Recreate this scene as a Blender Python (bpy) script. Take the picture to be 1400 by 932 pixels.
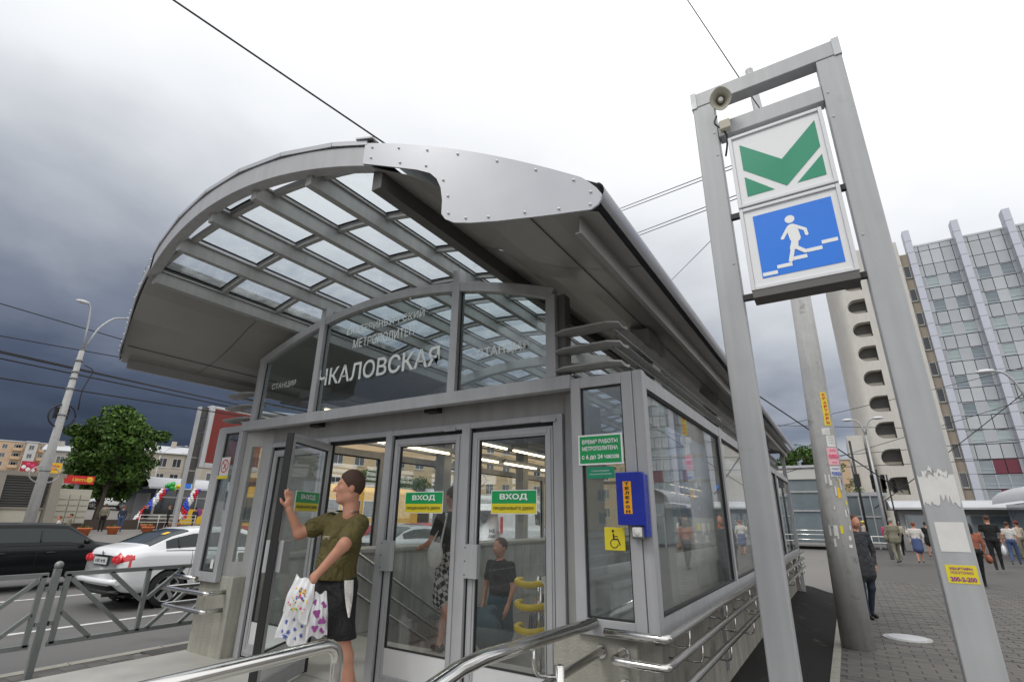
import bpy, bmesh, math, random
import numpy as np
from mathutils import Vector, Matrix
from mathutils.geometry import tessellate_polygon
R = math.radians
random.seed(7); rng = np.random.default_rng(7)
for o in list(bpy.data.objects): bpy.data.objects.remove(o)
SC = bpy.context.scene
C = SC.collection

# ---------------------------------------------------------------- camera
EYE = 1.65
def look_axes(yaw, pitch, roll):
    fw = Vector((-math.sin(yaw)*math.cos(pitch), math.cos(yaw)*math.cos(pitch), math.sin(pitch)))
    r0 = Vector((math.cos(yaw), math.sin(yaw), 0)); u0 = r0.cross(fw)
    c, s = math.cos(roll), math.sin(roll)
    return c*r0 + s*u0, c*u0 - s*r0, fw
r_, u_, f_ = look_axes(R(32.3), R(19.3), R(0.79))
cam = bpy.data.objects.new("camera", bpy.data.cameras.new("camera"))
C.objects.link(cam)
M = Matrix((r_, u_, -f_)).transposed().to_4x4(); M.translation = (0, 0, EYE)
cam.matrix_world = M
cam.data.sensor_width = 36; cam.data.lens = 690/1400*36
cam.data.clip_start = 0.05; cam.data.clip_end = 3000
SC.camera = cam

# ---------------------------------------------------------------- sky and sun
SUN_EL, SUN_AZ = R(52), R(200)
W = bpy.data.worlds.new("World"); SC.world = W; W.use_nodes = True
nt = W.node_tree; N = nt.nodes; L = nt.links; N.clear()
def nd(t, **k):
    n = N.new(t)
    for a, b in k.items(): setattr(n, a, b)
    return n
def mth(op, a, b=None, c=None):
    n = nd('ShaderNodeMath', operation=op)
    for i, v in enumerate((a, b, c)):
        if v is None: continue
        if isinstance(v, (int, float)): n.inputs[i].default_value = v
        else: L.new(v, n.inputs[i])
    return n.outputs[0]
sky = nd('ShaderNodeTexSky'); sky.sky_type = 'NISHITA'; sky.sun_disc = False
sky.sun_elevation = SUN_EL; sky.sun_rotation = SUN_AZ
tc = nd('ShaderNodeTexCoord'); sep = nd('ShaderNodeSeparateXYZ'); L.new(tc.outputs['Generated'], sep.inputs[0])
X_, Y_, Z_ = sep.outputs
el = mth('MULTIPLY', mth('ARCSINE', mth('MAXIMUM', Z_, 0.0)), 180/math.pi)
hl = mth('SQRT', mth('ADD', mth('ADD', mth('MULTIPLY', X_, X_), mth('MULTIPLY', Y_, Y_)), 1e-4))
s_ = mth('DIVIDE', mth('ADD', mth('MULTIPLY', X_, -0.966), mth('MULTIPLY', Y_, 0.259)), hl)
# cloud deck: perspective coordinates on a plane overhead
zz = mth('ADD', mth('MAXIMUM', Z_, 0.0), 0.22)
cmb = nd('ShaderNodeCombineXYZ'); L.new(mth('DIVIDE', X_, zz), cmb.inputs[0]); L.new(mth('DIVIDE', Y_, zz), cmb.inputs[1])
n1 = nd('ShaderNodeTexNoise'); n1.inputs['Scale'].default_value = 0.85; n1.inputs['Detail'].default_value = 7; n1.inputs['Roughness'].default_value = .52
n1.inputs['Distortion'].default_value = .5
L.new(cmb.outputs[0], n1.inputs['Vector'])
n2 = nd('ShaderNodeTexNoise'); n2.inputs['Scale'].default_value = 2.6; n2.inputs['Detail'].default_value = 6
L.new(cmb.outputs[0], n2.inputs['Vector'])
t = mth('ADD', el, mth('MULTIPLY', mth('SUBTRACT', 1.0, s_), 18.0))
t = mth('ADD', t, mth('MULTIPLY', mth('SUBTRACT', n1.outputs[0], .5), 23.0))
t = mth('ADD', t, mth('MULTIPLY', mth('SUBTRACT', n2.outputs[0], .5), 11.0))
# lighter strip below the cloud base, away from the storm
gap = mth('MULTIPLY', mth('SMOOTH_MIN', mth('MAXIMUM', mth('SUBTRACT', 9.0, el), 0.0), 7.0, 2.0), mth('MAXIMUM', mth('SUBTRACT', 0.55, s_), 0.0))
t = mth('ADD', t, mth('MULTIPLY', gap, 7.0))
t = mth('DIVIDE', t, 70.0)
ramp = nd('ShaderNodeValToRGB'); L.new(t, ramp.inputs[0])
cr = ramp.color_ramp
stops = [(7/70, (.030, .042, .076)), (14/70, (.075, .095, .15)), (21/70, (.21, .24, .31)), (31/70, (.56, .59, .64)),
         (41/70, (.92, .94, .97)), (50/70, (1.12, 1.13, 1.15)), (62/70, (1.45, 1.45, 1.45))]
while len(cr.elements) < len(stops): cr.elements.new(.5)
for e, (p, c) in zip(cr.elements, stops): e.position = p; e.color = (*c, 1)
bg1 = nd('ShaderNodeBackground'); L.new(sky.outputs[0], bg1.inputs[0]); bg1.inputs[1].default_value = 0.1
bg2 = nd('ShaderNodeBackground'); L.new(ramp.outputs[0], bg2.inputs[0]); bg2.inputs[1].default_value = 1.0
mx = nd('ShaderNodeMixShader'); mx.inputs[0].default_value = .96
L.new(bg1.outputs[0], mx.inputs[1]); L.new(bg2.outputs[0], mx.inputs[2])
wo = nd('ShaderNodeOutputWorld'); L.new(mx.outputs[0], wo.inputs[0])

sun = bpy.data.objects.new("sun", bpy.data.lights.new("sun", 'SUN')); C.objects.link(sun)
sun.data.energy = 1.1; sun.data.angle = R(18); sun.data.color = (1, .97, .92)
sd = Vector((math.sin(SUN_AZ)*math.cos(SUN_EL), math.cos(SUN_AZ)*math.cos(SUN_EL), math.sin(SUN_EL)))
sun.rotation_euler = sd.to_track_quat('Z', 'Y').to_euler()
SC.view_settings.view_transform = 'Standard'; SC.view_settings.look = 'None'
SC.view_settings.exposure = 0.0; SC.view_settings.gamma = 1
SC.cycles.max_bounces = 10; SC.cycles.transparent_max_bounces = 24; SC.cycles.caustics_reflective = False; SC.cycles.caustics_refractive = False

# ---------------------------------------------------------------- materials
MATS = {}
def mat(name, col, rough=.6, metal=0., var=.12, scale=6., bump=0., spec=.5, streak=0., emis=None, bscale=None, dirt=None, coord='Object', fold=0., fscale=7.):
    """Principled with colour variation, fine relief and optional streaks"""
    m = bpy.data.materials.new(name); m.use_nodes = True
    n = m.node_tree.nodes; l = m.node_tree.links; b = n['Principled BSDF']
    b.inputs['Roughness'].default_value = rough; b.inputs['Metallic'].default_value = metal
    b.inputs['Specular IOR Level'].default_value = spec
    tcn = n.new('ShaderNodeTexCoord')
    src = tcn.outputs[coord]
    if var > 0:
        no = n.new('ShaderNodeTexNoise'); no.inputs['Scale'].default_value = scale; no.inputs['Detail'].default_value = 6; no.inputs['Roughness'].default_value = .6
        l.new(src, no.inputs['Vector'])
        mr = n.new('ShaderNodeMapRange'); mr.inputs[1].default_value = .25; mr.inputs[2].default_value = .75
        mr.inputs[3].default_value = 1-var; mr.inputs[4].default_value = 1+var; l.new(no.outputs[0], mr.inputs[0])
        val = mr.outputs[0]
        if streak > 0:
            mp = n.new('ShaderNodeMapping'); mp.inputs['Scale'].default_value = (9, 9, .5); l.new(src, mp.inputs[0])
            ns = n.new('ShaderNodeTexNoise'); ns.inputs['Scale'].default_value = 1.6; ns.inputs['Detail'].default_value = 5; l.new(mp.outputs[0], ns.inputs['Vector'])
            m2 = n.new('ShaderNodeMapRange'); m2.inputs[1].default_value = .35; m2.inputs[2].default_value = .7; m2.inputs[3].default_value = 1.05; m2.inputs[4].default_value = 1-streak
            l.new(ns.outputs[0], m2.inputs[0]); mm = n.new('ShaderNodeMath'); mm.operation = 'MULTIPLY'; l.new(val, mm.inputs[0]); l.new(m2.outputs[0], mm.inputs[1]); val = mm.outputs[0]
        mxn = n.new('ShaderNodeMix'); mxn.data_type = 'RGBA'; mxn.blend_type = 'MULTIPLY'; mxn.inputs[0].default_value = 1
        mxn.inputs[6].default_value = (*col, 1); l.new(val, mxn.inputs[7]); out = mxn.outputs[2]
        if dirt:
            nd2 = n.new('ShaderNodeTexNoise'); nd2.inputs['Scale'].default_value = dirt[1]; nd2.inputs['Detail'].default_value = 8; nd2.inputs['Roughness'].default_value = .65; l.new(src, nd2.inputs['Vector'])
            m3 = n.new('ShaderNodeMapRange'); m3.inputs[1].default_value = dirt[2]; m3.inputs[2].default_value = dirt[2]+.15; l.new(nd2.outputs[0], m3.inputs[0])
            mx2 = n.new('ShaderNodeMix'); mx2.data_type = 'RGBA'; l.new(m3.outputs[0], mx2.inputs[0]); l.new(out, mx2.inputs[6]); mx2.inputs[7].default_value = (*dirt[0], 1); out = mx2.outputs[2]
        l.new(out, b.inputs['Base Color'])
        r2 = n.new('ShaderNodeMapRange'); r2.inputs[1].default_value = .3; r2.inputs[2].default_value = .7
        r2.inputs[3].default_value = max(.02, rough*.8); r2.inputs[4].default_value = min(1, rough*1.25); l.new(no.outputs[0], r2.inputs[0]); l.new(r2.outputs[0], b.inputs['Roughness'])
    else:
        b.inputs['Base Color'].default_value = (*col, 1)
    if fold > 0:
        nf = n.new('ShaderNodeTexNoise'); nf.inputs['Scale'].default_value = fscale; nf.inputs['Detail'].default_value = 3; nf.inputs['Distortion'].default_value = 1.6; l.new(src, nf.inputs['Vector'])
        bf = n.new('ShaderNodeBump'); bf.inputs['Strength'].default_value = 1; bf.inputs['Distance'].default_value = fold; l.new(nf.outputs[0], bf.inputs['Height']); l.new(bf.outputs[0], b.inputs['Normal'])
    elif bump > 0:
        nb = n.new('ShaderNodeTexNoise'); nb.inputs['Scale'].default_value = bscale or scale*6; nb.inputs['Detail'].default_value = 5; l.new(src, nb.inputs['Vector'])
        bp = n.new('ShaderNodeBump'); bp.inputs['Strength'].default_value = bump; bp.inputs['Distance'].default_value = .01
        l.new(nb.outputs[0], bp.inputs['Height']); l.new(bp.outputs[0], b.inputs['Normal'])
    if emis:
        b.inputs['Emission Color'].default_value = (*emis[0], 1); b.inputs['Emission Strength'].default_value = emis[1]
    MATS[name] = m; return m

def glass_mat(name, tint, refl=1.0, rough=.01, diffuse=0., dcol=(.8, .85, .88), spots=0., base=.03):
    m = bpy.data.materials.new(name); m.use_nodes = True
    n = m.node_tree.nodes; l = m.node_tree.links; n.clear()
    o = n.new('ShaderNodeOutputMaterial'); tr = n.new('ShaderNodeBsdfTransparent'); tr.inputs[0].default_value = (*tint, 1)
    gl = n.new('ShaderNodeBsdfGlossy'); gl.inputs['Roughness'].default_value = rough; gl.inputs[0].default_value = (1, 1, 1, 1)
    fr = n.new('ShaderNodeFresnel'); gb = n.new('ShaderNodeNewGeometry')      # same reflectance on both faces of the sheet
    io = n.new('ShaderNodeMath'); io.operation = 'MULTIPLY_ADD'; l.new(gb.outputs['Backfacing'], io.inputs[0]); io.inputs[1].default_value = 1/1.5-1.5; io.inputs[2].default_value = 1.5; l.new(io.outputs[0], fr.inputs[0])
    ma = n.new('ShaderNodeMath'); ma.operation = 'MULTIPLY_ADD'; l.new(fr.outputs[0], ma.inputs[0]); ma.inputs[1].default_value = refl; ma.inputs[2].default_value = base; ma.use_clamp = True
    last = tr.outputs[0]
    if diffuse > 0:
        tl = n.new('ShaderNodeBsdfTranslucent'); tl.inputs[0].default_value = (*dcol, 1)
        di = n.new('ShaderNodeBsdfDiffuse'); di.inputs[0].default_value = (*dcol, 1)
        ad = n.new('ShaderNodeMixShader'); ad.inputs[0].default_value = .5; l.new(tl.outputs[0], ad.inputs[1]); l.new(di.outputs[0], ad.inputs[2])
        mi = n.new('ShaderNodeMixShader'); l.new(tr.outputs[0], mi.inputs[1]); l.new(ad.outputs[0], mi.inputs[2])
        mi.inputs[0].default_value = diffuse
        tcn = n.new('ShaderNodeTexCoord'); no = n.new('ShaderNodeTexNoise'); no.inputs['Scale'].default_value = 7; no.inputs['Detail'].default_value = 6
        l.new(tcn.outputs['Object'], no.inputs['Vector'])
        mr = n.new('ShaderNodeMapRange'); mr.inputs[1].default_value = .35; mr.inputs[2].default_value = .75; mr.inputs[3].default_value = diffuse*.4; mr.inputs[4].default_value = min(1, diffuse*1.8)
        l.new(no.outputs[0], mr.inputs[0]); fac = mr.outputs[0]
        if spots > 0:
            vo = n.new('ShaderNodeTexVoronoi'); vo.inputs['Scale'].default_value = 24; l.new(tcn.outputs['Object'], vo.inputs['Vector'])
            m4 = n.new('ShaderNodeMapRange'); m4.inputs[1].default_value = .10; m4.inputs[2].default_value = .16; m4.inputs[3].default_value = spots; m4.inputs[4].default_value = 0; l.new(vo.outputs['Distance'], m4.inputs[0])
            a2 = n.new('ShaderNodeMath'); a2.operation = 'ADD'; a2.use_clamp = True; l.new(fac, a2.inputs[0]); l.new(m4.outputs[0], a2.inputs[1]); fac = a2.outputs[0]
        l.new(fac, mi.inputs[0]); last = mi.outputs[0]
    mx_ = n.new('ShaderNodeMixShader'); l.new(ma.outputs[0], mx_.inputs[0]); l.new(last, mx_.inputs[1]); l.new(gl.outputs[0], mx_.inputs[2])
    l.new(mx_.outputs[0], o.inputs[0]); MATS[name] = m; return m

m_ = MATS
mat('grey_paint', (.40, .41, .42), .42, .1, .06, 2.5, .05, bscale=60, streak=.07, dirt=((.33, .33, .32), 4.5, .63))
mat('frame_paint', (.40, .405, .42), .42, .1, .06, 4, .02, streak=.08, bscale=60)
mat('grey_panel', (.36, .365, .36), .5, .1, .08, 2.2, .04, bscale=20, streak=.10)
mat('louvre_metal', (.27, .27, .265), .28, .75, .15, 2.5)
mat('dark_panel', (.12, .118, .112), .5, .25, .12, 1.6)
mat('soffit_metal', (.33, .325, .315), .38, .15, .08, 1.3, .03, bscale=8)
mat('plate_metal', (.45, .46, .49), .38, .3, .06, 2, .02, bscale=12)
mat('steel', (.66, .65, .63), .17, 1., .04, 20)
mat('rivet', (.72, .72, .73), .3, .4, 0)
mat('rubber', (.02, .02, .02), .7, 0, 0)
mat('black', (.015, .015, .016), .5, 0, 0)
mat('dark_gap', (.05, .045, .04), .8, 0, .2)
mat('white_panel', (.62, .63, .63), .4, .05, .05, 3)
mat('light_box', (.66, .67, .69), .4, .1, .04, 3)
mat('sign_white', (.78, .79, .80), .35, 0, .02, 2)
mat('sign_green', (.012, .27, .15), .35, 0, .04, 4)
mat('sticker_green', (.01, .33, .10), .35, 0, .03)
mat('sticker_yellow', (.72, .60, .03), .4, 0, .04)
mat('sign_blue', (.02, .20, .78), .3, 0, .03, 3)
mat('phone_blue', (.012, .03, .33), .28, 0, .05, 6)
mat('phone_orange', (.85, .38, .01), .4, 0, .03)
mat('yellow_plastic', (.80, .56, .01), .3, 0, .06, 8)
mat('letter_white', (.68, .72, .71), .5, 0, .05, 10)
mat('white_ink', (.85, .86, .85), .5, 0, 0)
mat('black_ink', (.03, .03, .03), .6, 0, 0)
mat('red_ink', (.65, .03, .05), .5, 0, 0)
mat('pink_ink', (.75, .06, .20), .5, 0, 0)
mat('blue_ink', (.05, .10, .45), .5, 0, 0)
mat('purple_ink', (.28, .05, .25), .5, 0, 0)
mat('paper', (.68, .68, .66), .8, 0, .08, 12)
mat('pink_paper', (.80, .45, .50), .8, 0, .08, 12)
mat('concrete', (.27, .26, .225), .85, 0, .22, 2.2, .5, streak=.35, bscale=45, dirt=((.13, .12, .095), 3.2, .56))
mat('pier_concrete', (.36, .35, .30), .85, 0, .18, 3, .6, streak=.15, bscale=60, dirt=((.22, .18, .12), 2.2, .60))
mat('granite', (.42, .42, .39), .45, 0, .25, 2.4, .05, streak=.2, bscale=50)
mat('floor_stone', (.42, .41, .38), .5, 0, .12, 3, .05)
mat('asphalt', (.060, .058, .056), .9, 0, .25, .9, .6, bscale=120, dirt=((.085, .08, .075), 1.1, .58))
mat('dark_asphalt', (.022, .0215, .021), .95, 0, .35, 1.3, .9, bscale=90, spec=.12, dirt=((.10, .09, .08), 2.0, .60))
mat('road', (.125, .122, .120), .85, 0, .22, .35, .5, bscale=90, dirt=((.085, .083, .08), .5, .56))
mat('plaza', (.17, .16, .15), .85, 0, .12, .3, .3, bscale=60)
mat('paving_base', (.09, .085, .08), .95, 0, .2, 3, .5)
mat('paver', (.118, .110, .103), .85, 0, .22, 3.5, .5, bscale=70)
mat('paver_dark', (.098, .092, .087), .85, 0, .22, 3.5, .5, bscale=70)
mat('kerb', (.30, .285, .25), .85, 0, .2, 3, .5, bscale=60)
mat('road_white', (.55, .55, .54), .8, 0, .25, 6, .1)
mat('fence_paint', (.25, .27, .26), .45, .3, .08, 5)
mat('pole_concrete', (.40, .40, .395), .8, 0, .16, 5, .4, bscale=60, streak=.12, dirt=((.22, .215, .21), 5, .57))
mat('galvanised', (.42, .43, .44), .5, .5, .1, 8)
mat('car_white', (.78, .79, .80), .16, 0, 0, spec=.6)
mat('car_black', (.006, .007, .008), .2, 0, 0, spec=.28)
mat('car_red', (.42, .03, .04), .2, 0, 0)
mat('car_silver', (.42, .44, .45), .25, .5, 0)
mat('car_glass', (.015, .022, .024), .05, 0, 0, spec=.45)
mat('tyre', (.018, .018, .018), .8, 0, .1)
mat('alloy', (.55, .56, .57), .28, .9, 0)
mat('tail_red', (.55, .015, .02), .12, 0, 0, spec=.8)
mat('tram_yellow', (.78, .42, .03), .35, 0, .04)
mat('tram_red', (.45, .03, .05), .35, 0, .04)
mat('tram_white', (.62, .62, .60), .4, 0, .06)
mat('tower_concrete', (.56, .54, .50), .85, 0, .08, .35, .2, bscale=6, streak=.08)
mat('tower_beige', (.44, .38, .31), .85, 0, .05, .5)
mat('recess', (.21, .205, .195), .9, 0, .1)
mat('hotel_panel', (.42, .44, .46), .22, .15, .06, .5)
mat('hotel_panel_light', (.48, .50, .52), .3, .2, .06, .5)
mat('fin_panel', (.50, .52, .58), .3, .3, .04, .4)
mat('hotel_window', (.19, .235, .26), .06, .1, .25, .6, spec=.9)
mat('hotel_window_pale', (.34, .41, .41), .1, .1, .2, .6, spec=.9)
mat('hotel_red', (.16, .022, .045), .3, 0, .1)
mat('joint_grey', (.20, .21, .22), .6, .2, 0)
mat('plaster_yellow', (.62, .47, .28), .85, 0, .08, .4)
mat('plaster_beige', (.46, .41, .34), .85, 0, .10, .4)
mat('plaster_grey', (.38, .36, .33), .85, 0, .12, .4)
mat('plaster_orange', (.56, .40, .26), .85, 0, .08, .4)
mat('plaster_pale', (.52, .52, .50), .85, 0, .08, .4)
mat('plaster_pink', (.50, .34, .28), .85, 0, .06, .4)
mat('roof_light', (.50, .51, .53), .5, .2, .08, 1)
mat('window_dark', (.035, .042, .05), .12, 0, .3, 1, spec=.8)
mat('window_white', (.62, .62, .60), .5, 0, 0)
mat('brick_red', (.20, .035, .030), .8, 0, .15, 1.5)
mat('shutter', (.085, .085, .085), .5, .4, .1)
mat('kiosk_beige', (.50, .48, .40), .7, 0, .08, 1)
mat('kiosk_taupe', (.26, .24, .20), .7, 0, .08, 1)
mat('terracotta', (.55, .16, .06), .7, 0, .1)
mat('leaf', (.075, .145, .022), .6, 0, .35, .6, spec=.3)
mat('leaf_dark', (.028, .062, .012), .65, 0, .3, .6, spec=.3)
mat('bark', (.07, .055, .04), .9, 0, .2, 3)
mat('skin', (.50, .245, .165), .5, 0, .06, 9, spec=.35)
mat('lip_skin', (.44, .22, .15), .55, 0, .06, 9, spec=.35)  # darker skin tone for the lips of the man at the door
mat('hair_brown', (.055, .025, .014), .7, 0, .3, 40, .5)
mat('hair_black', (.015, .012, .01), .7, 0, .3, 40, .5)
mat('hair_grey', (.28, .26, .24), .7, 0, .3, 40)
mat('hair_red', (.20, .06, .025), .7, 0, .3, 40)
mat('olive', (.095, .078, .022), .85, 0, .14, 9, fold=.06, fscale=7)
mat('navy', (.025, .035, .055), .85, 0, .1, 9)
mat('black_cloth', (.010, .010, .011), .9, 0, .2, 9, fold=.05)
mat('grey_cloth', (.10, .095, .085), .9, 0, .15, 9)
mat('suit', (.034, .036, .042), .85, 0, .15, 9, fold=.05)
mat('jeans', (.05, .085, .18), .9, 0, .15, 9)
mat('white_cloth', (.60, .58, .55), .9, 0, .08, 9, fold=.04)
mat('cream_cloth', (.55, .47, .38), .9, 0, .08, 9)
mat('khaki', (.20, .19, .14), .9, 0, .1, 9, fold=.05)
mat('rust', (.30, .10, .06), .9, 0, .15, 9)
mat('pink_cloth', (.62, .06, .18), .9, 0, .1, 9)
mat('orange_cloth', (.70, .14, .05), .9, 0, .1, 9)
mat('blue_skirt', (.07, .10, .22), .9, 0, .2, 9)
mat('teal_cloth', (.03, .07, .09), .85, 0, .35, 14, .3, bscale=20)
mat('plastic_bag', (.74, .74, .76), .35, 0, .03, 6, .3, bscale=14)
mat('balloon_red', (.60, .02, .03), .25, 0, 0)
mat('balloon_blue', (.03, .08, .55), .25, 0, 0)
mat('balloon_white', (.80, .80, .80), .25, 0, 0)
mat('balloon_green', (.03, .35, .06), .25, 0, 0)
mat('balloon_yellow', (.75, .60, .03), .25, 0, 0)
mat('lamp_lit', (.9, .85, .7), .5, 0, 0, emis=((1, .82, .55), 6))
mat('brown_wall', (.075, .055, .045), .85, 0, .1)
mat('banner_red', (.62, .02, .02), .5, 0, .1)
mat('banner_yellow', (.80, .50, .03), .5, 0, .05)
mat('wire', (.012, .012, .014), .6, 0, 0)
glass_mat('glass', (.94, .96, .955), 1.0, .008, .035, (.7, .78, .78), base=.045)
glass_mat('door_glass', (.95, .965, .96), .7, .008, .012, base=.012)
glass_mat('booth_glass', (.80, .84, .85), 1.0, .02, .10, (.5, .55, .56), base=.06)
glass_mat('transom_glass', (.86, .90, .90), 1.0, .01, .015, (.45, .5, .5), base=.03)
glass_mat('roof_glass', (.92, .97, .98), .3, .03, .26, (.84, .90, .92), spots=.35, base=.01)

def plaid_mat():
    m = bpy.data.materials.new('plaid'); m.use_nodes = True; n = m.node_tree.nodes; l = m.node_tree.links
    b = n['Principled BSDF']; b.inputs['Roughness'].default_value = .9
    tcn = n.new('ShaderNodeTexCoord'); mp = n.new('ShaderNodeMapping'); mp.inputs['Rotation'].default_value = (0, R(35), R(30)); l.new(tcn.outputs['Object'], mp.inputs[0])
    ck = n.new('ShaderNodeTexChecker'); ck.inputs['Scale'].default_value = 22; ck.inputs[1].default_value = (.02, .02, .02, 1); ck.inputs[2].default_value = (.42, .40, .38, 1)
    l.new(mp.outputs[0], ck.inputs[0]); l.new(ck.outputs[0], b.inputs['Base Color']); MATS['plaid'] = m
    m = bpy.data.materials.new('pinstripe'); m.use_nodes = True; n = m.node_tree.nodes; l = m.node_tree.links
    b = n['Principled BSDF']; b.inputs['Roughness'].default_value = .9
    tcn = n.new('ShaderNodeTexCoord'); wv = n.new('ShaderNodeTexWave'); wv.inputs['Scale'].default_value = 9; l.new(tcn.outputs['Object'], wv.inputs[0])
    rp = n.new('ShaderNodeValToRGB'); rp.color_ramp.elements[0].position = .72; rp.color_ramp.elements[0].color = (.03, .035, .05, 1); rp.color_ramp.elements[1].position = .8; rp.color_ramp.elements[1].color = (.35, .35, .37, 1)
    l.new(wv.outputs[0], rp.inputs[0]); l.new(rp.outputs[0], b.inputs['Base Color']); MATS['pinstripe'] = m
plaid_mat()

# ---------------------------------------------------------------- object helpers
ORG = {}
def thing(name, label, cat, loc=(0, 0, 0), group=None, local=False, rz=0.):
    o = bpy.data.objects.new(name, None); C.objects.link(o); o.location = loc; o.empty_display_size = .2
    o.rotation_euler = (0, 0, rz)
    o['label'] = label; o['category'] = cat
    if group: o['group'] = group
    ORG[o.name] = Vector((0, 0, 0)) if local else Vector(loc)
    return o
def tag(o, label=None, cat=None, group=None, kind=None):
    for k, v in (('label', label), ('category', cat), ('group', group), ('kind', kind)):
        if v: o[k] = v
    return o
def struct(o): o['kind'] = 'structure'; return o
def link(name, me, parent=None, org=None):
    o = bpy.data.objects.new(name, me); C.objects.link(o)
    if parent is not None: o.parent = parent
    return o
class MB:
    def __init__(s): s.v = []; s.f = []; s.m = []; s.mats = []; s.cur = 0; s.sm = []
    def mat(s, name):
        if name not in s.mats: s.mats.append(name)
        s.cur = s.mats.index(name); return s
    def add(s, vs, fs, smooth=False):
        b = len(s.v); s.v += [tuple(v) for v in vs]
        for f in fs: s.f.append([b+i for i in f]); s.m.append(s.cur); s.sm.append(smooth)
        return s
    def box(s, x0, x1, y0, y1, z0, z1):
        if x0 > x1: x0, x1 = x1, x0
        if y0 > y1: y0, y1 = y1, y0
        if z0 > z1: z0, z1 = z1, z0
        v = [(x0, y0, z0), (x1, y0, z0), (x1, y1, z0), (x0, y1, z0), (x0, y0, z1), (x1, y0, z1), (x1, y1, z1), (x0, y1, z1)]
        return s.add(v, [(0, 3, 2, 1), (4, 5, 6, 7), (0, 1, 5, 4), (1, 2, 6, 5), (2, 3, 7, 6), (3, 0, 4, 7)])
    def beam(s, p, q, w, h, up=(0, 0, 1)):
        p = Vector(p); q = Vector(q); d = (q-p).normalized(); up = Vector(up)
        x = d.cross(up)
        if x.length < 1e-4: x = d.cross(Vector((1, 0, 0)))
        x.normalize(); y = x.cross(d).normalized()
        v = [c + x*a*w/2 + y*b*h/2 for c in (p, q) for a, b in ((-1, -1), (1, -1), (1, 1), (-1, 1))]
        return s.add(v, [(3, 2, 1, 0), (4, 5, 6, 7), (0, 1, 5, 4), (1, 2, 6, 5), (2, 3, 7, 6), (3, 0, 4, 7)])
    def tube(s, pts, r, n=12, cap=True, radii=None):
        pts = [Vector(p) for p in pts]; k = len(pts); rings = []
        t0 = (pts[1]-pts[0]).normalized(); a = t0.cross(Vector((0, 0, 1)))
        if a.length < .1: a = t0.cross(Vector((1, 0, 0)))
        a.normalize(); base = len(s.v); vs = []
        for i, p in enumerate(pts):
            t = (pts[min(i+1, k-1)]-pts[max(i-1, 0)]).normalized()
            a = (a - t*a.dot(t)).normalized(); b = t.cross(a); rr = radii[i] if radii else r
            vs += [p + (a*math.cos(2*math.pi*j/n) + b*math.sin(2*math.pi*j/n))*rr for j in range(n)]
        fs = [(i*n+j, i*n+(j+1) % n, (i+1)*n+(j+1) % n, (i+1)*n+j) for i in range(k-1) for j in range(n)]
        s.add(vs, fs, True)
        if cap: s.add([], []); s.f += [[base+j for j in range(n)][::-1], [base+(k-1)*n+j for j in range(n)]]; s.m += [s.cur]*2; s.sm += [False]*2
        return s
    def prism(s, poly, ext):
        n = len(poly); P = [Vector(p) for p in poly]; e = Vector(ext)
        tr = tessellate_polygon([P])
        fs = [tuple(t) for t in tr] + [tuple(n+i for i in reversed(t)) for t in tr] + [(i, (i+1) % n, n+(i+1) % n, n+i) for i in range(n)]
        return s.add(P + [p+e for p in P], fs)
    def grid(s, G, smooth=True, closed=False):
        r, c = len(G), len(G[0]); vs = [v for row in G for v in row]
        fs = [(i*c+j, i*c+(j+1) % c, (i+1)*c+(j+1) % c, (i+1)*c+j) for i in range(r-1) for j in range(c if closed else c-1)]
        return s.add(vs, fs, smooth)
    def sweep(s, path, prof, smooth=False):
        """path: list of (point, axisA, axisB); prof: closed list of (a,b)"""
        n = len(prof); vs = [Vector(p)+Vector(A)*a+Vector(B)*b for p, A, B in path for a, b in prof]; k = len(path)
        fs = [(i*n+j, i*n+(j+1) % n, (i+1)*n+(j+1) % n, (i+1)*n+j) for i in range(k-1) for j in range(n)]
        fs += [tuple(range(n))[::-1], tuple((k-1)*n+j for j in range(n))]
        return s.add(vs, fs, smooth)
    def ball(s, c, r, n=8, sx=1, sy=1, sz=1):
        c = Vector(c); vs = []; m = n
        for i in range(m+1):
            th = math.pi*i/m
            for j in range(2*n): ph = math.pi*j/n; vs.append(c+Vector((r*sx*math.sin(th)*math.cos(ph), r*sy*math.sin(th)*math.sin(ph), r*sz*math.cos(th))))
        k = 2*n
        return s.add(vs, [(i*k+j, (i+1)*k+j, (i+1)*k+(j+1) % k, i*k+(j+1) % k) for i in range(m) for j in range(k)], True)
    def mesh(s, name, org=Vector((0, 0, 0)), matname=None):
        me = bpy.data.meshes.new(name); me.from_pydata([(v[0]-org.x, v[1]-org.y, v[2]-org.z) for v in s.v], [], s.f)
        mats = s.mats or [matname or 'grey_paint']
        for k in mats: me.materials.append(MATS[k])
        if s.f:
            me.polygons.foreach_set('material_index', s.m if s.mats else [0]*len(s.f))
            me.polygons.foreach_set('use_smooth', s.sm)
        bm = bmesh.new(); bm.from_mesh(me); bmesh.ops.recalc_face_normals(bm, faces=bm.faces); bm.to_mesh(me); bm.free()
        me.update(); return me
    def build(s, name, matname=None, parent=None, bevel=0):
        org = Vector((0, 0, 0))
        if parent is not None: org = ORG.get(parent.name, org)
        o = link(name, s.mesh(name, org, matname), parent)
        ORG[o.name] = org
        if bevel:
            b = o.modifiers.new('bevel', 'BEVEL'); b.width = bevel; b.segments = 2; b.limit_method = 'ANGLE'; b.angle_limit = R(40)
        return o
def frame(mb, x0, x1, z0, z1, y0, y1, w, wt=None, wb=None):
    """rectangular frame in an XZ plane between y0,y1"""
    wt = wt or w; wb = wb or w
    mb.box(x0, x0+w, y0, y1, z0, z1); mb.box(x1-w, x1, y0, y1, z0, z1)
    mb.box(x0+w, x1-w, y0, y1, z1-wt, z1); mb.box(x0+w, x1-w, y0, y1, z0, z0+wb)
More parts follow.
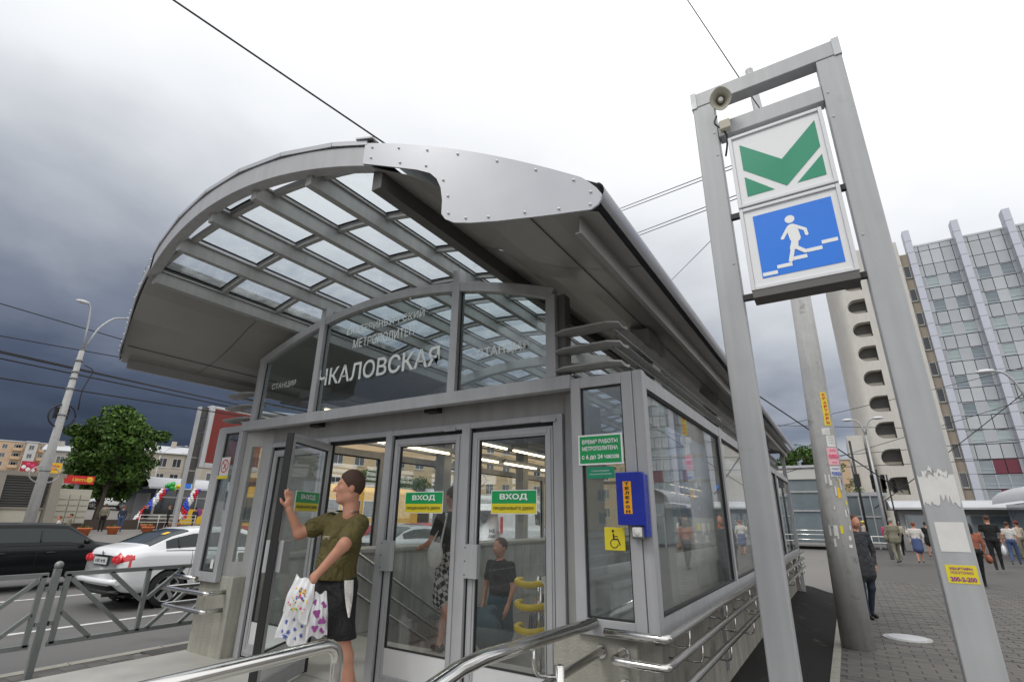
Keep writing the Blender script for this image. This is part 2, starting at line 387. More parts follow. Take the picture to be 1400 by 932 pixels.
def inst(name, me, parent, loc, rz=0., scale=None):
    o = link(name, me, parent); o.location = loc; o.rotation_euler = (0, 0, rz)
    if scale: o.scale = scale
    return o
_txt = []
def text(body, matname, center, xdir, updir, width=None, height=None, name='lettering', parent=None, ext=.0015, bold=0., org=None):
    cu = bpy.data.curves.new(name, 'FONT'); cu.body = body; cu.align_x = 'CENTER'; cu.align_y = 'CENTER'; cu.size = 1
    cu.offset = bold; cu.resolution_u = 3; cu.extrude = 0
    o = bpy.data.objects.new(name+'_tmp', cu); C.objects.link(o)
    dg = bpy.context.evaluated_depsgraph_get(); me = bpy.data.meshes.new_from_object(o.evaluated_get(dg))
    bpy.data.objects.remove(o)
    n = len(me.vertices); co = np.zeros(n*3); me.vertices.foreach_get('co', co); co = co.reshape(-1, 3)
    mn, mxx = co.min(0), co.max(0); sz = mxx-mn; co -= (mn+mxx)/2
    sx = (width/sz[0]) if width else None; sy = (height/sz[1]) if height else None
    if sx is None: sx = sy
    if sy is None: sy = sx
    xd = np.array(Vector(xdir).normalized()); ud = np.array(Vector(updir).normalized()); nn = np.cross(xd, ud)
    P = np.array(center) + co[:, :1]*sx*xd + co[:, 1:2]*sy*ud + nn*ext
    og = np.array(ORG.get(parent.name, Vector((0, 0, 0)))) if parent is not None else 0
    P = P - og
    me.vertices.foreach_set('co', P.ravel()); me.materials.clear(); me.materials.append(MATS[matname]); me.update()
    ob = link(name, me, parent); ORG[ob.name] = Vector(og) if parent is not None else Vector((0, 0, 0))
    return ob
def arc_pts(c, r, a0, a1, n, ax1, ax2):
    c = Vector(c); ax1 = Vector(ax1); ax2 = Vector(ax2)
    return [c + ax1*r*math.cos(a0+(a1-a0)*i/n) + ax2*r*math.sin(a0+(a1-a0)*i/n) for i in range(n+1)]
def fillet(pts, r, n=5):
    P = [Vector(p) for p in pts]; out = [P[0]]
    for i in range(1, len(P)-1):
        a = (P[i-1]-P[i]); b = (P[i+1]-P[i]); rr = min(r, a.length*.45, b.length*.45); a.normalize(); b.normalize()
        p, q = P[i]+a*rr, P[i]+b*rr
        for k in range(n+1):
            t = k/n; out.append((1-t)**2*p + 2*t*(1-t)*P[i] + t*t*q)
    out.append(P[-1]); return out

# ---------------------------------------------------------------- implicit bodies
def smin(a, b, k):
    h = np.maximum(k-np.abs(a-b), 0)/k
    return np.minimum(a, b)-h*h*k*.25
def sdf_mesh(name, prims, cell, mats, k=.03, cuts=(), parent=None, loc=None, sub=()):
    """prims: ('c', a, b, ra, rb, m) tapered limb, ('e', c, (rx,ry,rz), m[, rotation]) ellipsoid; one continuous surface"""
    lo = np.full(3, 1e9); hi = np.full(3, -1e9); bb = []
    for p in prims:
        if p[0] == 'c':
            a, b = np.array(p[1], float), np.array(p[2], float); r = max(p[3], p[4]); l0 = np.minimum(a, b)-r; h0 = np.maximum(a, b)+r
        else:
            c = np.array(p[1], float); r = max(p[2]) if len(p) > 4 else np.array(p[2]); l0 = c-r; h0 = c+r
        bb.append((l0, h0)); lo = np.minimum(lo, l0); hi = np.maximum(hi, h0)
    lo -= cell*3; hi += cell*3; n = np.ceil((hi-lo)/cell).astype(int)+1
    D = np.full(n, 9., np.float32); B = np.full(n, 9., np.float32); Mi = np.zeros(n, np.int16)
    def dist(p, P):
        if p[0] == 'c':
            a, b = np.array(p[1], float), np.array(p[2], float); ab = b-a
            t_ = np.clip(((P-a)@ab)/max(ab@ab, 1e-9), 0, 1)
            return np.linalg.norm(P-a-t_[..., None]*ab, axis=-1)-(p[3]+t_*(p[4]-p[3]))
        c = np.array(p[1], float); r = np.array(p[2], float); Q = P-c
        if len(p) > 4: Q = Q@np.array(p[4])
        k0 = np.linalg.norm(Q/r, axis=-1); k1 = np.linalg.norm(Q/(r*r), axis=-1)
        return k0*(k0-1)/np.maximum(k1, 1e-6)
    def pts(i0, i1):
        ax = [lo[i]+cell*np.arange(i0[i], i1[i]) for i in range(3)]
        return np.stack(np.meshgrid(*ax, indexing='ij'), -1)
    for p, (l0, h0) in zip(prims, bb):
        i0 = np.maximum(((l0-lo)/cell-k/cell-2).astype(int), 0); i1 = np.minimum(((h0-lo)/cell+k/cell+3).astype(int), n)
        sl = tuple(slice(i0[i], i1[i]) for i in range(3)); d = dist(p, pts(i0, i1)).astype(np.float32)
        kk = min(k, min(p[3], p[4])*1.0 if p[0] == 'c' else min(p[2])*1.0)
        if p[-1] == 'hard' : pass
        D[sl] = smin(D[sl], d, kk); mi = p[5] if p[0] == 'c' else p[3]
        c_ = d < B[sl]; Mi[sl] = np.where(c_, mi, Mi[sl]); B[sl] = np.minimum(B[sl], d)
    if len(sub):
        for p in sub:
            d = dist(p, pts([0, 0, 0], n)); D = np.maximum(D, -d)
    if len(cuts):
        PP = pts([0, 0, 0], n)
        for c, nn in cuts: D = np.maximum(D, (PP-np.array(c))@np.array(nn))
    S = D
    ins = S < 0
    idx = np.full(np.array(n)-1, -1); acc = np.zeros((*(np.array(n)-1), 3)); cnt = np.zeros(np.array(n)-1)
    sl0 = slice(0, -1); sl1 = slice(1, None); offs = [(a, b) for a in (0, 1) for b in (0, 1)]
    gi = np.stack(np.meshgrid(*[np.arange(q-1) for q in n], indexing='ij'), -1)
    for ax in range(3):
        o1, o2 = [q for q in range(3) if q != ax]
        for a, b in offs:
            s0 = [None]*3; s1 = [None]*3
            s0[ax] = sl0; s1[ax] = sl1
            s0[o1] = s1[o1] = sl1 if a else sl0; s0[o2] = s1[o2] = sl1 if b else sl0
            v0, v1 = S[tuple(s0)], S[tuple(s1)]; cr = (v0 < 0) != (v1 < 0)
            t_ = np.where(cr, v0/np.where(cr, v0-v1, 1), 0); P = np.zeros_like(acc)
            P[..., ax] = t_; P[..., o1] = a; P[..., o2] = b
            acc += P*cr[..., None]; cnt += cr
    act = cnt > 0; idx[act] = np.arange(act.sum())
    V = (gi[act]+acc[act]/cnt[act][:, None])*cell+lo
    F = []
    for ax in range(3):
        o1, o2 = [(1, 2), (2, 0), (0, 1)][ax]
        s0 = [slice(None)]*3; s1 = [slice(None)]*3; s0[ax] = sl0; s1[ax] = sl1
        a, b = ins[tuple(s0)], ins[tuple(s1)]; cr = np.argwhere(a != b)
        cr = cr[(cr[:, o1] > 0) & (cr[:, o2] > 0) & (cr[:, o1] < n[o1]-1) & (cr[:, o2] < n[o2]-1)]
        fl = a[tuple(cr.T)]
        q = []
        for da, db in ((0, 0), (-1, 0), (-1, -1), (0, -1)):
            c2 = cr.copy(); c2[:, o1] += da; c2[:, o2] += db; q.append(idx[tuple(c2.T)])
        q = np.stack(q, 1); q[~fl] = q[~fl][:, ::-1]; F.append(q)
    F = np.concatenate(F)
    vc = np.clip(np.round((V-lo)/cell).astype(int), 0, np.array(n)-1); vm = Mi[tuple(vc.T)]
    # light relaxation to hide the grid
    E = np.concatenate([F[:, [0, 1]], F[:, [1, 2]], F[:, [2, 3]], F[:, [3, 0]]])
    for _ in range(2):
        su = np.zeros_like(V); ct = np.zeros(len(V))
        np.add.at(su, E[:, 0], V[E[:, 1]]); np.add.at(ct, E[:, 0], 1); np.add.at(su, E[:, 1], V[E[:, 0]]); np.add.at(ct, E[:, 1], 1)
        V = V*.5+.5*su/np.maximum(ct, 1)[:, None]
    me = bpy.data.meshes.new(name); og = np.array(loc) if loc is not None else 0
    me.from_pydata((V-og).tolist(), [], F.tolist())
    for q in mats: me.materials.append(MATS[q])
    me.polygons.foreach_set('material_index', vm[F[:, 0]].astype(np.int32)); me.polygons.foreach_set('use_smooth', [True]*len(F)); me.update()
    o = link(name, me, parent); ORG[o.name] = Vector((0, 0, 0)); return o
# ================================================================ GROUND
def zg(x):     # the land rises gently across the street
    pts = [(-400, 9), (-150, 5.0), (-110, 3.3), (-75, 2.35), (-60, .75), (-48, .60), (-40, .30), (-19.1, .14), (-19.0, 0), (400, 0)]
    for (a, za), (b, zb) in zip(pts, pts[1:]):
        if a <= x <= b: return za+(zb-za)*(x-a)/(b-a)
    return 0
mb = MB().mat('plaza')
xs = [-400, -150, -110, -75, -60, -48, -40, -30, -19.1]; G = [[(x, y, zg(x)-.004) for x in xs] for y in (-200, 0, 40, 120, 600)]
mb.grid(G, False); struct(mb.build('far_plaza'))
struct(MB().mat('road').grid([[(x, y, -.05) for x in (-19.2, -7.95)] for y in (-200, 600)], False).build('road'))
struct(MB().mat('plaza').grid([[(x, y, -.012) for x in (-7.8, 400)] for y in (-200, 600)], False).build('ground'))
kb = MB().mat('kerb')
for i in range(60): kb.box(-7.95, -7.8, -6+i*1.0, -6+i*1.0+.985, -.2, .0)
for i in range(90): kb.box(-19.35, -19.2, -6+i*1.0, -6+i*1.0+.985, -.2, .14)
struct(kb.build('kerb'))
lm = MB().mat('road_white')
for x in (-14.0*1.03, -10.3*1.03): lm.box(x-.06, x+.06, -30, 120, -.048, -.044)
lm.box(-8.16, -8.04, -30, 120, -.048, -.044)
struct(lm.build('lane_markings'))
# right-hand pavement: paved field, kerb line, asphalt strip by the wall
pave = struct(MB().mat('paving_base').box(-.42, 11, 4, 60, -.02, -.008).build('pavement'))
def paver_field(parent, x0, x1, y0, y1, tw, td, hmax, key, z=0., skip=None):
    me = []
    for mt_ in ('paver', 'paver_dark'):
        b = MB().mat(mt_); g = .006; c = .006; h = .03
        v = [(-tw/2+g, -td/2+g, -h), (tw/2-g, -td/2+g, -h), (tw/2-g, td/2-g, -h), (-tw/2+g, td/2-g, -h)]
        v += [(x, y, -c) for x, y, _ in v] + [(x*(1-2*c/tw*1.4), y*(1-2*c/td*1.4), 0) for x, y, _ in v]
        b.add(v, [(0, 1, 5, 4), (1, 2, 6, 5), (2, 3, 7, 6), (3, 0, 4, 7), (4, 5, 9, 8), (5, 6, 10, 9), (6, 7, 11, 10), (7, 4, 8, 11), (8, 9, 10, 11)])
        me.append(b.mesh('paver'))
    cells = []
    j = 0; y = y0
    while y < y1:
        x = x0 + (tw/2 if j % 2 else 0)
        while x < x1: 
            if not (skip and skip(x, y)): cells.append((x, y))
            x += tw
        y += td; j += 1
    cells.sort(key=key); rest = MB().mat('paver').mat('paver_dark')
    for i, (x, y) in enumerate(cells):
        q = 0 if random.random() < .7 else 1; dz = random.uniform(-.003, .003)
        if i < hmax: inst('paver', me[q], parent, (x, y, z+dz), random.uniform(-.01, .01))
        else:
            rest.mat('paver' if q == 0 else 'paver_dark')
            a, b_ = tw/2-.007, td/2-.007
            rest.add([(x-a, y-b_, z+dz), (x+a, y-b_, z+dz), (x+a, y+b_, z+dz), (x-a, y+b_, z+dz), (x-a, y-b_, z-.03), (x+a, y-b_, z-.03), (x+a, y+b_, z-.03), (x-a, y+b_, z-.03)],
                     [(0, 1, 2, 3), (4, 5, 1, 0), (5, 6, 2, 1), (6, 7, 3, 2), (7, 4, 0, 3)])
    o = rest.build('paver_field', parent=parent); o['kind'] = 'stuff'
paver_field(pave, -.30, 8.0, 6.6, 20, .30, .15, 290, lambda c: c[1]+abs(c[0]-.7)*.6, 0.004)
ks = MB().mat('kerb')
for i in range(52): ks.box(-.45, -.36, 3+i*.5, 3+i*.5+.49, -.1, .012)
ks.mat('dark_asphalt'); struct(ks.build('pavement_edging'))
struct(MB().mat('dark_asphalt').grid([[(x, y, z) for x, z in ((-1.35, .20), (-1.0, .15), (-.7, .06), (-.45, .006))] for y in (2.4, 6, 10, 15, 15.6)], True).build('asphalt_strip'))
pl = struct(MB().mat('paving_base').box(-7.8, -6.32, -4, 3.6, -.02, -.006).build('pavement'))
paver_field(pl, -7.65, -6.4, 1.2, 3.7, .22, .22, 80, lambda c: -c[1], 0.004)
struct(MB().mat('asphalt').box(-7.8, -6.0, 3.7, 30, -.02, .006).build('pavement_patch'))
struct(MB().mat('floor_stone').box(-6.3, -1.42, .9, 3.62, -.1, .26).build('porch_floor'))
mh = thing('manhole_cover', 'pale round manhole cover set in the brick pavement beside the concrete pole', 'manhole cover', (.48, 10.6, 0))
b = MB().mat('pole_concrete'); b.tube([(.48, 10.6, -.02), (.48, 10.6, .013)], .31, 28); b.build('cover', parent=mh)
b = MB().mat('roof_light'); b.tube([(.48, 10.6, .013), (.48, 10.6, .02)], .25, 28); b.build('cover_plate', parent=mh)

# ================================================================ METRO ENTRANCE
XC = -3.75; YD = 3.6
def zs(u): return 4.03-.092*u*u
def yf(u): return 1.65+.073*u*u
ME = thing('metro_entrance', 'grey glazed metro station entrance with barrel roof, double doors and station name on the glass', 'station entrance', (XC, 3.4, 0))
def P(): return MB()
YB = 14.4
PU = [-1.5, -.9, -.3, .3, .9, 1.5]
# front arch band and flashing
us = [-1.56+3.06*i/40 for i in range(41)]
def band(ulist, z0, z1, dy0, dy1):
    path = []
    for u in ulist: path.append(((XC+u, yf(u), zs(u)), (0, 1, 0), (.184*u*.0, 0, 1)))
    return path, [(dy0, z0), (dy1, z0), (dy1, z1), (dy0, z1)]
pa, pr = band(us, -.02, .135, 0, .09)
P().mat('frame_paint').sweep(pa, pr).build('front_arch', parent=ME, bevel=.004)
fl = P().mat('plate_metal'); ku = [-2.86, -2.5, -2.1, -1.7, -1.28, -.82, -.33, .16, .66, 1.16, 1.46]
for a, c in zip(ku, ku[1:]):
    pa = [((XC+a, yf(a)-.015, zs(a)+.145), (0, 1, 0), (0, 0, 1)), ((XC+c-.006, yf(c)-.015, zs(c)+.145), (0, 1, 0), (0, 0, 1))]
    fl.sweep(pa, [(0, 0), (.14, 0), (.14, .035), (0, .035)])
fl.build('roof_flashing', parent=ME)
b = P().mat('black'); b.box(XC+1.42, XC+1.50, yf(1.45)+.0, yf(1.45)+.10, zs(1.45)+.15, zs(1.45)+.18); b.mat('plate_metal'); b.beam((XC+1.36, yf(1.4)+.02, zs(1.4)+.195), (XC+1.50, yf(1.5)+.02, zs(1.5)+.19), .10, .012); b.build('ridge_cap', parent=ME)
# purlins
for u in PU:
    w = .060 if abs(u) < 1.4 else .085
    b = P().mat('grey_panel'); x = XC+u; z1 = zs(u)+.02; z0 = zs(u)-.10
    if u == 1.5: b.mat('dark_panel'); z0 -= .06
    b.box(x-w/2, x+w/2, yf(u)+.06, YB-.2, z0, z1)
    b.box(x-w/2-.02, x+w/2+.02, yf(u)+.07, YB-.21, z1+.001, z1+.014)
    b.build('purlin', parent=ME)
# glazing bars and panes
bars = [1.87+.63*i for i in range(20)]
for y in bars:
    path = []
    for i in range(33):
        u = -1.47+2.94*i/32; path.append(((XC+u, y, zs(u)), (0, 1, 0), (.184*u, 0, 1)))
    path = [p for p in path if p[0][1] > yf(p[0][0]-XC)+.09]
    if len(path) > 3: P().mat('grey_panel').sweep(path, [(-.022, .01), (.022, .01), (.022, .055), (-.022, .055)]).build('glazing_bar', parent=ME)
gk = P().mat('rubber'); sh = P().mat('frame_paint')
ys = [None]+bars
for j in range(len(ys)-1):
    for ua, ub in zip(PU, PU[1:]):
        y1 = ys[j+1]-.022; y0 = (ys[j]+.022) if ys[j] else max(yf(ua), yf(ub))+.09
        if y1-y0 < .06: continue
        a, c = ua+.034, ub-.034; n = 4; row = [a+(c-a)*i/n for i in range(n+1)]
        v = [[(XC+u, y, zs(u)+.062) for u in row] for y in (y0, y1)]
        mbp = P().mat('roof_glass').grid(v, True); mbp.build('roof_pane', parent=ME)
        for (w_, zo, mbx) in ((.014, .045, sh), (.026, .055, gk)):
            for u0, u1 in ((a, a+w_), (c-w_, c)):
                mbx.add([(XC+u0, y0, zs(u0)+zo), (XC+u1, y0, zs(u1)+zo), (XC+u1, y1, zs(u1)+zo), (XC+u0, y1, zs(u0)+zo)], [(0, 1, 2, 3)])
            for q0, q1 in ((y0, y0+w_), (y1-w_, y1)):
                mbx.grid([[(XC+u, q, zs(u)+zo) for u in row] for q in (q0, q1)], True)
o = gk.build('gasket', parent=ME); o['kind'] = 'stuff'; o = sh.build('pane_bead', parent=ME); o['kind'] = 'stuff'
# main arched beams (double) across the vault
for y in (6.3, 10.4):
    path = [((XC+u, y, zs(u)-.24), (0, 1, 0), (0, 0, 1)) for u in [-1.95+3.9*i/30 for i in range(31)]]
    P().mat('grey_panel').sweep(path, [(-.05, 0), (.05, 0), (.05, .13), (-.05, .13)]).build('arched_beam', parent=ME)
# side skins, soffits, curled eaves, both sides
for sgn in (-1, 1):
    def XX(u): return XC+sgn*u
    skin = P().mat('plate_metal')
    ul = [1.46+1.42*i/14 for i in range(15)]
    prof = [(u, zs(u)+.15) for u in ul]
    cx, cz, rr = 2.835, zs(2.86)+.15-.062, .062       # rolled edge
    prof += [(2.86+rr*math.sin(a)*.9, cz+rr*math.cos(a)) for a in [R(20*i) for i in range(1, 9)]]
    G = []
    for j in range(9):
        row = []
        for u, z in prof:
            y0 = yf(min(u, 2.86)); y = y0+(YB-y0)*j/8; row.append((XX(u), y, z))
        G.append(row)
    skin.grid(G, True).build('roof_skin', parent=ME)
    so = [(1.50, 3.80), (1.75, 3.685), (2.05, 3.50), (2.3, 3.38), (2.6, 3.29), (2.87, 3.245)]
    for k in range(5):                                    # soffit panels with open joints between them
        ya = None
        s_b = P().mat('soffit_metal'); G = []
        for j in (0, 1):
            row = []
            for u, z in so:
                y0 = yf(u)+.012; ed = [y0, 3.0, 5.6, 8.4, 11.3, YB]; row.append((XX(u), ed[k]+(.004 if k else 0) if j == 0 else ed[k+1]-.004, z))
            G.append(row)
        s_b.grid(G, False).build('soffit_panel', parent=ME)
    e = P().mat('soffit_metal'); e.box(XX(2.745), XX(2.755), 2.28, YB, 3.165, 3.265); e.box(XX(2.72), XX(2.755), 2.28, YB, 3.157, 3.165)
    e.build('drip_lip', parent=ME)
    for k_, uu in enumerate((2.45,)):
        zz_ = 3.332
        e = P().mat('dark_gap'); e.box(XX(uu-.002), XX(uu+.002), yf(uu)+.05, YB, zz_-.006, zz_); e.build('seam', parent=ME)
    # scalloped fascia plate with rivets
    top = [(u, zs(u)+.155) for u in [1.44+1.36*i/16 for i in range(17)]]
    rnd = [(2.84, 3.405), (2.885, 3.37), (2.90, 3.32), (2.885, 3.275), (2.84, 3.248)]
    low = [(2.6, 3.235), (2.35, 3.235), (2.2, 3.24), (2.10, 3.262), (2.045, 3.30), (2.02, 3.355), (2.025, 3.42), (2.025, 3.50), (1.99, 3.58), (1.93, 3.64), (1.84, 3.685), (1.7, 3.735), (1.55, 3.79), (1.44, 3.83)]
    cols_ = []
    lowf = lambda u: np.interp(u, [1.44, 1.55, 1.7, 1.84, 1.93, 1.975, 2.005, 2.02, 2.021, 2.045, 2.10, 2.2, 2.35, 2.6, 2.84, 2.875, 2.90], [3.83, 3.79, 3.735, 3.685, 3.64, 3.59, 3.52, 3.43, 3.335, 3.295, 3.262, 3.245, 3.235, 3.235, 3.248, 3.275, 3.32])
    topf = lambda u: zs(u)+.155 if u < 2.80 else np.interp(u, [2.80, 2.84, 2.875, 2.90], [zs(2.80)+.155, 3.425, 3.385, 3.34])
    for u in [1.44, 1.5, 1.56, 1.63, 1.7, 1.77, 1.84, 1.89, 1.93, 1.955, 1.975, 1.992, 2.005, 2.014, 2.02, 2.021, 2.03, 2.045, 2.07, 2.10, 2.15, 2.2, 2.28, 2.35, 2.45, 2.55, 2.65, 2.74, 2.8, 2.84, 2.86, 2.875, 2.89, 2.9]:
        lo_, hi_ = lowf(u), topf(u); cols_.append([(XX(u), yf(u)-.012, lo_+(hi_-lo_)*i/6) for i in range(7)])
    f = P().mat('plate_metal').grid(cols_, True)
    back = [[(x, y+.012, z) for x, y, z in (c[0], c[6])] for c in cols_]
    for k_ in (0, 6): f.grid([[c[k_], (c[k_][0], c[k_][1]+.012, c[k_][2])] for c in cols_], False)
    fo = f.build('fascia_plate', parent=ME); ORG[fo.name] = ORG[ME.name]
    rv = P().mat('rivet').ball((0, 0, 0), .0085, 4); rme = rv.mesh('rivet')
    for u, z in [(1.50, zs(1.5)+.12), (1.50, 3.86), (1.7, zs(1.7)+.12), (1.9, zs(1.9)+.12), (2.1, zs(2.1)+.12), (2.34, zs(2.34)+.12), (2.56, zs(2.56)+.12), (2.76, zs(2.76)+.12), (2.845, 3.36),
                 (2.84, 3.28), (2.68, 3.27), (2.5, 3.27), (2.3, 3.268), (2.17, 3.28), (2.065, 3.33), (2.055, 3.45), (2.02, 3.57), (1.9, 3.70), (1.72, 3.765)]:
        inst('rivet', rme, fo, Vector((XX(u), yf(u)-.014, z))-ORG[ME.name])
    # louvre blades above the side glazing
    for z, w0 in ((2.73, .10), (2.88, .10), (3.03, .10)):
        xw = 2.50
        prf = [(0, -.015), (.05, -.022), (w0*.55, -.012), (w0, .02), (w0, .026), (w0*.5, .0), (.05, -.008), (0, -.004)]
        bl = P().mat('louvre_metal'); ya = 3.42
        bl.sweep([((XX(xw), ya, z), (sgn*-1, 0, 0), (0, 0, 1)), ((XX(xw), YB-.1, z), (sgn*-1, 0, 0), (0, 0, 1))], [(a*-1+.06, c) for a, c in prf])
        bl.build('louvre_blade', parent=ME)
        # return across the front, between corner and transom post
        bl = P().mat('grey_panel'); yb_ = 3.30
        bl.sweep([((XX(2.01), yb_+.06, z), (0, 1, 0), (0, 0, 1)), ((XX(2.12), yb_, z+.0), (0, 1, 0), (0, 0, 1)), ((XX(2.48), yb_, z), (0, 1, 0), (0, 0, 1)), ((XX(2.56), yb_+.05, z), (0, 1, 0), (0, 0, 1))], [(a, c) for a, c in [(0, -.01), (.08, -.022), (.17, -.012), (.20, .012), (.19, .018), (.1, -.006), (0, .002)]])
        bl.build('louvre_blade', parent=ME)
    # columns behind the side glazing
    for y in (4.55, 7.4, 10.2, 13.0):
        c_ = P().mat('grey_panel'); c_.box(XX(2.28), XX(2.48), y-.11, y+.11, .9, 3.42); c_.build('column', parent=ME, bevel=.006)
    c_ = P().mat('grey_panel'); c_.box(XX(2.18), XX(2.5), 4.3, 4.8, 3.16, 3.3); c_.build('column_bracket', parent=ME)
    # side glazing
    xg = XX(2.65)
    f = P().mat('frame_paint')
    f.box(xg-.035, xg+.035, 3.42, YB, 2.54, 2.64); f.box(xg-.035, xg+.035, 3.42, YB, .97, 1.07); fo = f.build('side_frame', parent=ME)
    posts = [3.40, 6.06, 8.85, 11.6, YB-.05]
    for y in posts: P().mat('frame_paint').box(xg-.04, xg+.04, y, y+.085, .968, 2.645).build('side_post', parent=ME, bevel=.003)
    for a, c in zip(posts, posts[1:]): P().mat('glass').box(xg-.006, xg+.006, a+.085, c, 1.07, 2.54).build('side_pane', parent=ME)
    gs = P().mat('rubber')
    for a, c in zip(posts, posts[1:]):
        for z0, z1 in ((1.07, 1.085), (2.522, 2.54)): gs.box(xg-.02, xg+.02, a+.086, c-.001, z0, z1)
        for y0, y1 in ((a+.085, a+.10), (c-.015, c)): gs.box(xg-.019, xg+.019, y0, y1, 1.086, 2.521)
    gs.build('side_gasket', parent=ME)
    # booth panel on the front
    a, c = (XX(2.15), XX(2.62)) if sgn > 0 else (XX(2.53), XX(2.095))
    f = P().mat('frame_paint'); frame(f, a, c, .955, 2.645, 3.36, 3.42, .075, .08, .095)
    f.build('booth_frame', parent=ME, bevel=.003)
    P().mat('booth_glass').box(a+.075, c-.075, 3.385, 3.395, 1.05, 2.565).build('booth_pane', parent=ME)
    g = P().mat('rubber'); frame(g, a+.074, c-.074, 1.049, 2.566, 3.377, 3.40, .012); g.build('booth_gasket', parent=ME)
    q_ = 0 if sgn > 0 else .085; c_ = P().mat('frame_paint'); c_.box(XX(2.625-q_*1.1), XX(2.693-q_), 3.375, 3.44, .96, 2.65); c_.build('corner_post', parent=ME)
    # inner lining of the booth
    c_ = P().mat('grey_panel'); c_.box(XX(1.99), XX(2.0), 3.61, 4.3, .95, 2.6); c_.build('booth_lining', parent=ME)
    # concrete plinth
    cw = P().mat('concrete'); cw.box(XX(2.53), XX(2.28), 3.56, YB, -.3, .965); cw.build('plinth_wall', parent=ME)
    cw = P().mat('pier_concrete')
    if sgn > 0: cw.box(XX(2.535), XX(1.955), 3.40, 3.90, -.1, .955)
    else: cw.box(XX(2.50), XX(1.87), 3.42, 3.95, -.1, 1.02)
    cw.build('plinth_pier', parent=ME, bevel=.012)
# back wall
b = P().mat('frame_paint')
for u in (-2.65, -1.3, 0, 1.3, 2.65): b.box(XC+u-.04, XC+u+.04, YB-.1, YB-.02, 0, 3.3)
for z in (1.0, 2.6, 3.25): b.box(XC-2.69, XC+2.69, YB-.095, YB-.025, z, z+.09)
b.mat('glass').box(XC-2.65, XC+2.65, YB-.06, YB-.055, 1.09, 2.6); b.mat('concrete').box(XC-2.6, XC+2.6, YB-.2, YB-.1, -3, 1.0); b.build('back_wall', parent=ME)

# transom above the doors
hb = P().mat('frame_paint'); hb.box(XC-2.13, XC+2.15, 3.35, 3.44, 2.575, 2.68); hb.build('header_beam', parent=ME, bevel=.003)
def za(u): return 3.745-.10*u*u
path = [((XC+u, 3.40, za(u)), (0, 1, 0), (.2*u, 0, 1)) for u in [-1.99+3.98*i/36 for i in range(37)]]
P().mat('frame_paint').sweep(path, [(-.04, 0), (.04, 0), (.04, .085), (-.04, .085)]).build('transom_arch', parent=ME, bevel=.003)
tp = [-1.95, -.90, 1.0, 1.99]
for u in tp:
    zt = za(u)+(.03 if abs(u) > 1.5 else .22)
    b = P().mat('frame_paint').box(XC+u-.042, XC+u+.042, 3.352, 3.445, 2.68, zt)
    if abs(u) > 1.9 and u > 0: b.mat('dark_panel').box(XC+u+.045, XC+u+.11, 3.40, 3.5, 2.68, zt)
    b.build('transom_post', parent=ME, bevel=.003)
for a, c in zip(tp, tp[1:]):
    n = 14; v = [(XC+a+.04+(c-a-.08)*i/n) for i in range(n+1)]
    pts = [(v[0], 3.40, 2.68), (v[-1], 3.40, 2.68)]+[(x, 3.40, za(x-XC)) for x in reversed(v)]
    mbp = P().mat('transom_glass'); mbp.prism(pts, (0, .008, 0)); mbp.build('transom_pane', parent=ME)
    g = P().mat('rubber'); g.box(v[0], v[-1], 3.393, 3.40, 2.68, 2.69); g.box(v[0], v[0]+.012, 3.393, 3.40, 2.69, za(v[0]-XC)); g.box(v[-1]-.012, v[-1], 3.393, 3.40, 2.69, za(v[-1]-XC)); g.build('transom_gasket', parent=ME)
FX, FZ = (1, 0, 0), (0, 0, 1)
text('ЧКАЛОВСКАЯ', 'letter_white', (-3.775, 3.385, 3.055), FX, FZ, 1.70, .19, parent=ME, bold=.015)
text('ЕКАТЕРИНБУРГСКИЙ', 'letter_white', (-3.70, 3.385, 3.535), FX, FZ, 1.10, .10, parent=ME)
text('МЕТРОПОЛИТЕН', 'letter_white', (-3.70, 3.385, 3.365), FX, FZ, .86, .10, parent=ME)
text('СТАНЦИЯ', 'letter_white', (-5.24, 3.385, 3.055), FX, FZ, .44, .08, parent=ME)
text('СТАНЦИЯ', 'letter_white', (-2.24, 3.385, 2.99), FX, FZ, .52, .095, parent=ME)
# recess between header and doors
b = P().mat('grey_panel'); b.box(XC-2.12, XC+2.14, YD-.005, YD+.08, 2.435, 2.70); b.build('header_panel', parent=ME)
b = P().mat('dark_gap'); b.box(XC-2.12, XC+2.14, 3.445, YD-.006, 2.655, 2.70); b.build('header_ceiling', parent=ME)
b = P().mat('grey_panel'); b.box(XC-2.1, XC+2.12, 3.46, 3.50, 2.60, 2.64)
for x in (-4.75, -3.1): b.mat('black').box(x-.07, x+.07, 3.5, 3.59, 2.56, 2.60)
b.build('header_rail', parent=ME)
# jamb panels
b = P().mat('grey_panel'); b.prism([(-1.60, 3.42, .26), (-1.78, YD, .26), (-1.78, YD+.05, .26), (-1.58, YD+.05, .26), (-1.56, 3.42, .26)], (0, 0, 2.32)); b.build('jamb_panel', parent=ME)
jb = P().mat('grey_panel')
jp = [(-5.855, 3.425), (-5.58, YD)]
def onj(t, d=0.): return (jp[0][0]+(jp[1][0]-jp[0][0])*t, jp[0][1]+(jp[1][1]-jp[0][1])*t+d)
def jbox(mb_, t0, t1, z0, z1, d0=0., d1=.04):
    a, c = onj(t0, d0), onj(t1, d0); e, g_ = onj(t1, d1), onj(t0, d1)
    mb_.prism([(*a, z0), (*c, z0), (*e, z0), (*g_, z0)], (0, 0, z1-z0))
jbox(jb, 0, .26, 1.0, 2.60); jbox(jb, .62, 1, .26, 2.60); jbox(jb, .26, .62, 1.0, 1.16); jbox(jb, .26, .62, 2.40, 2.60)
jb.build('jamb_panel', parent=ME); g = P().mat('glass'); jbox(g, .26, .62, 1.16, 2.40, .015, .02); g.build('jamb_pane', parent=ME)
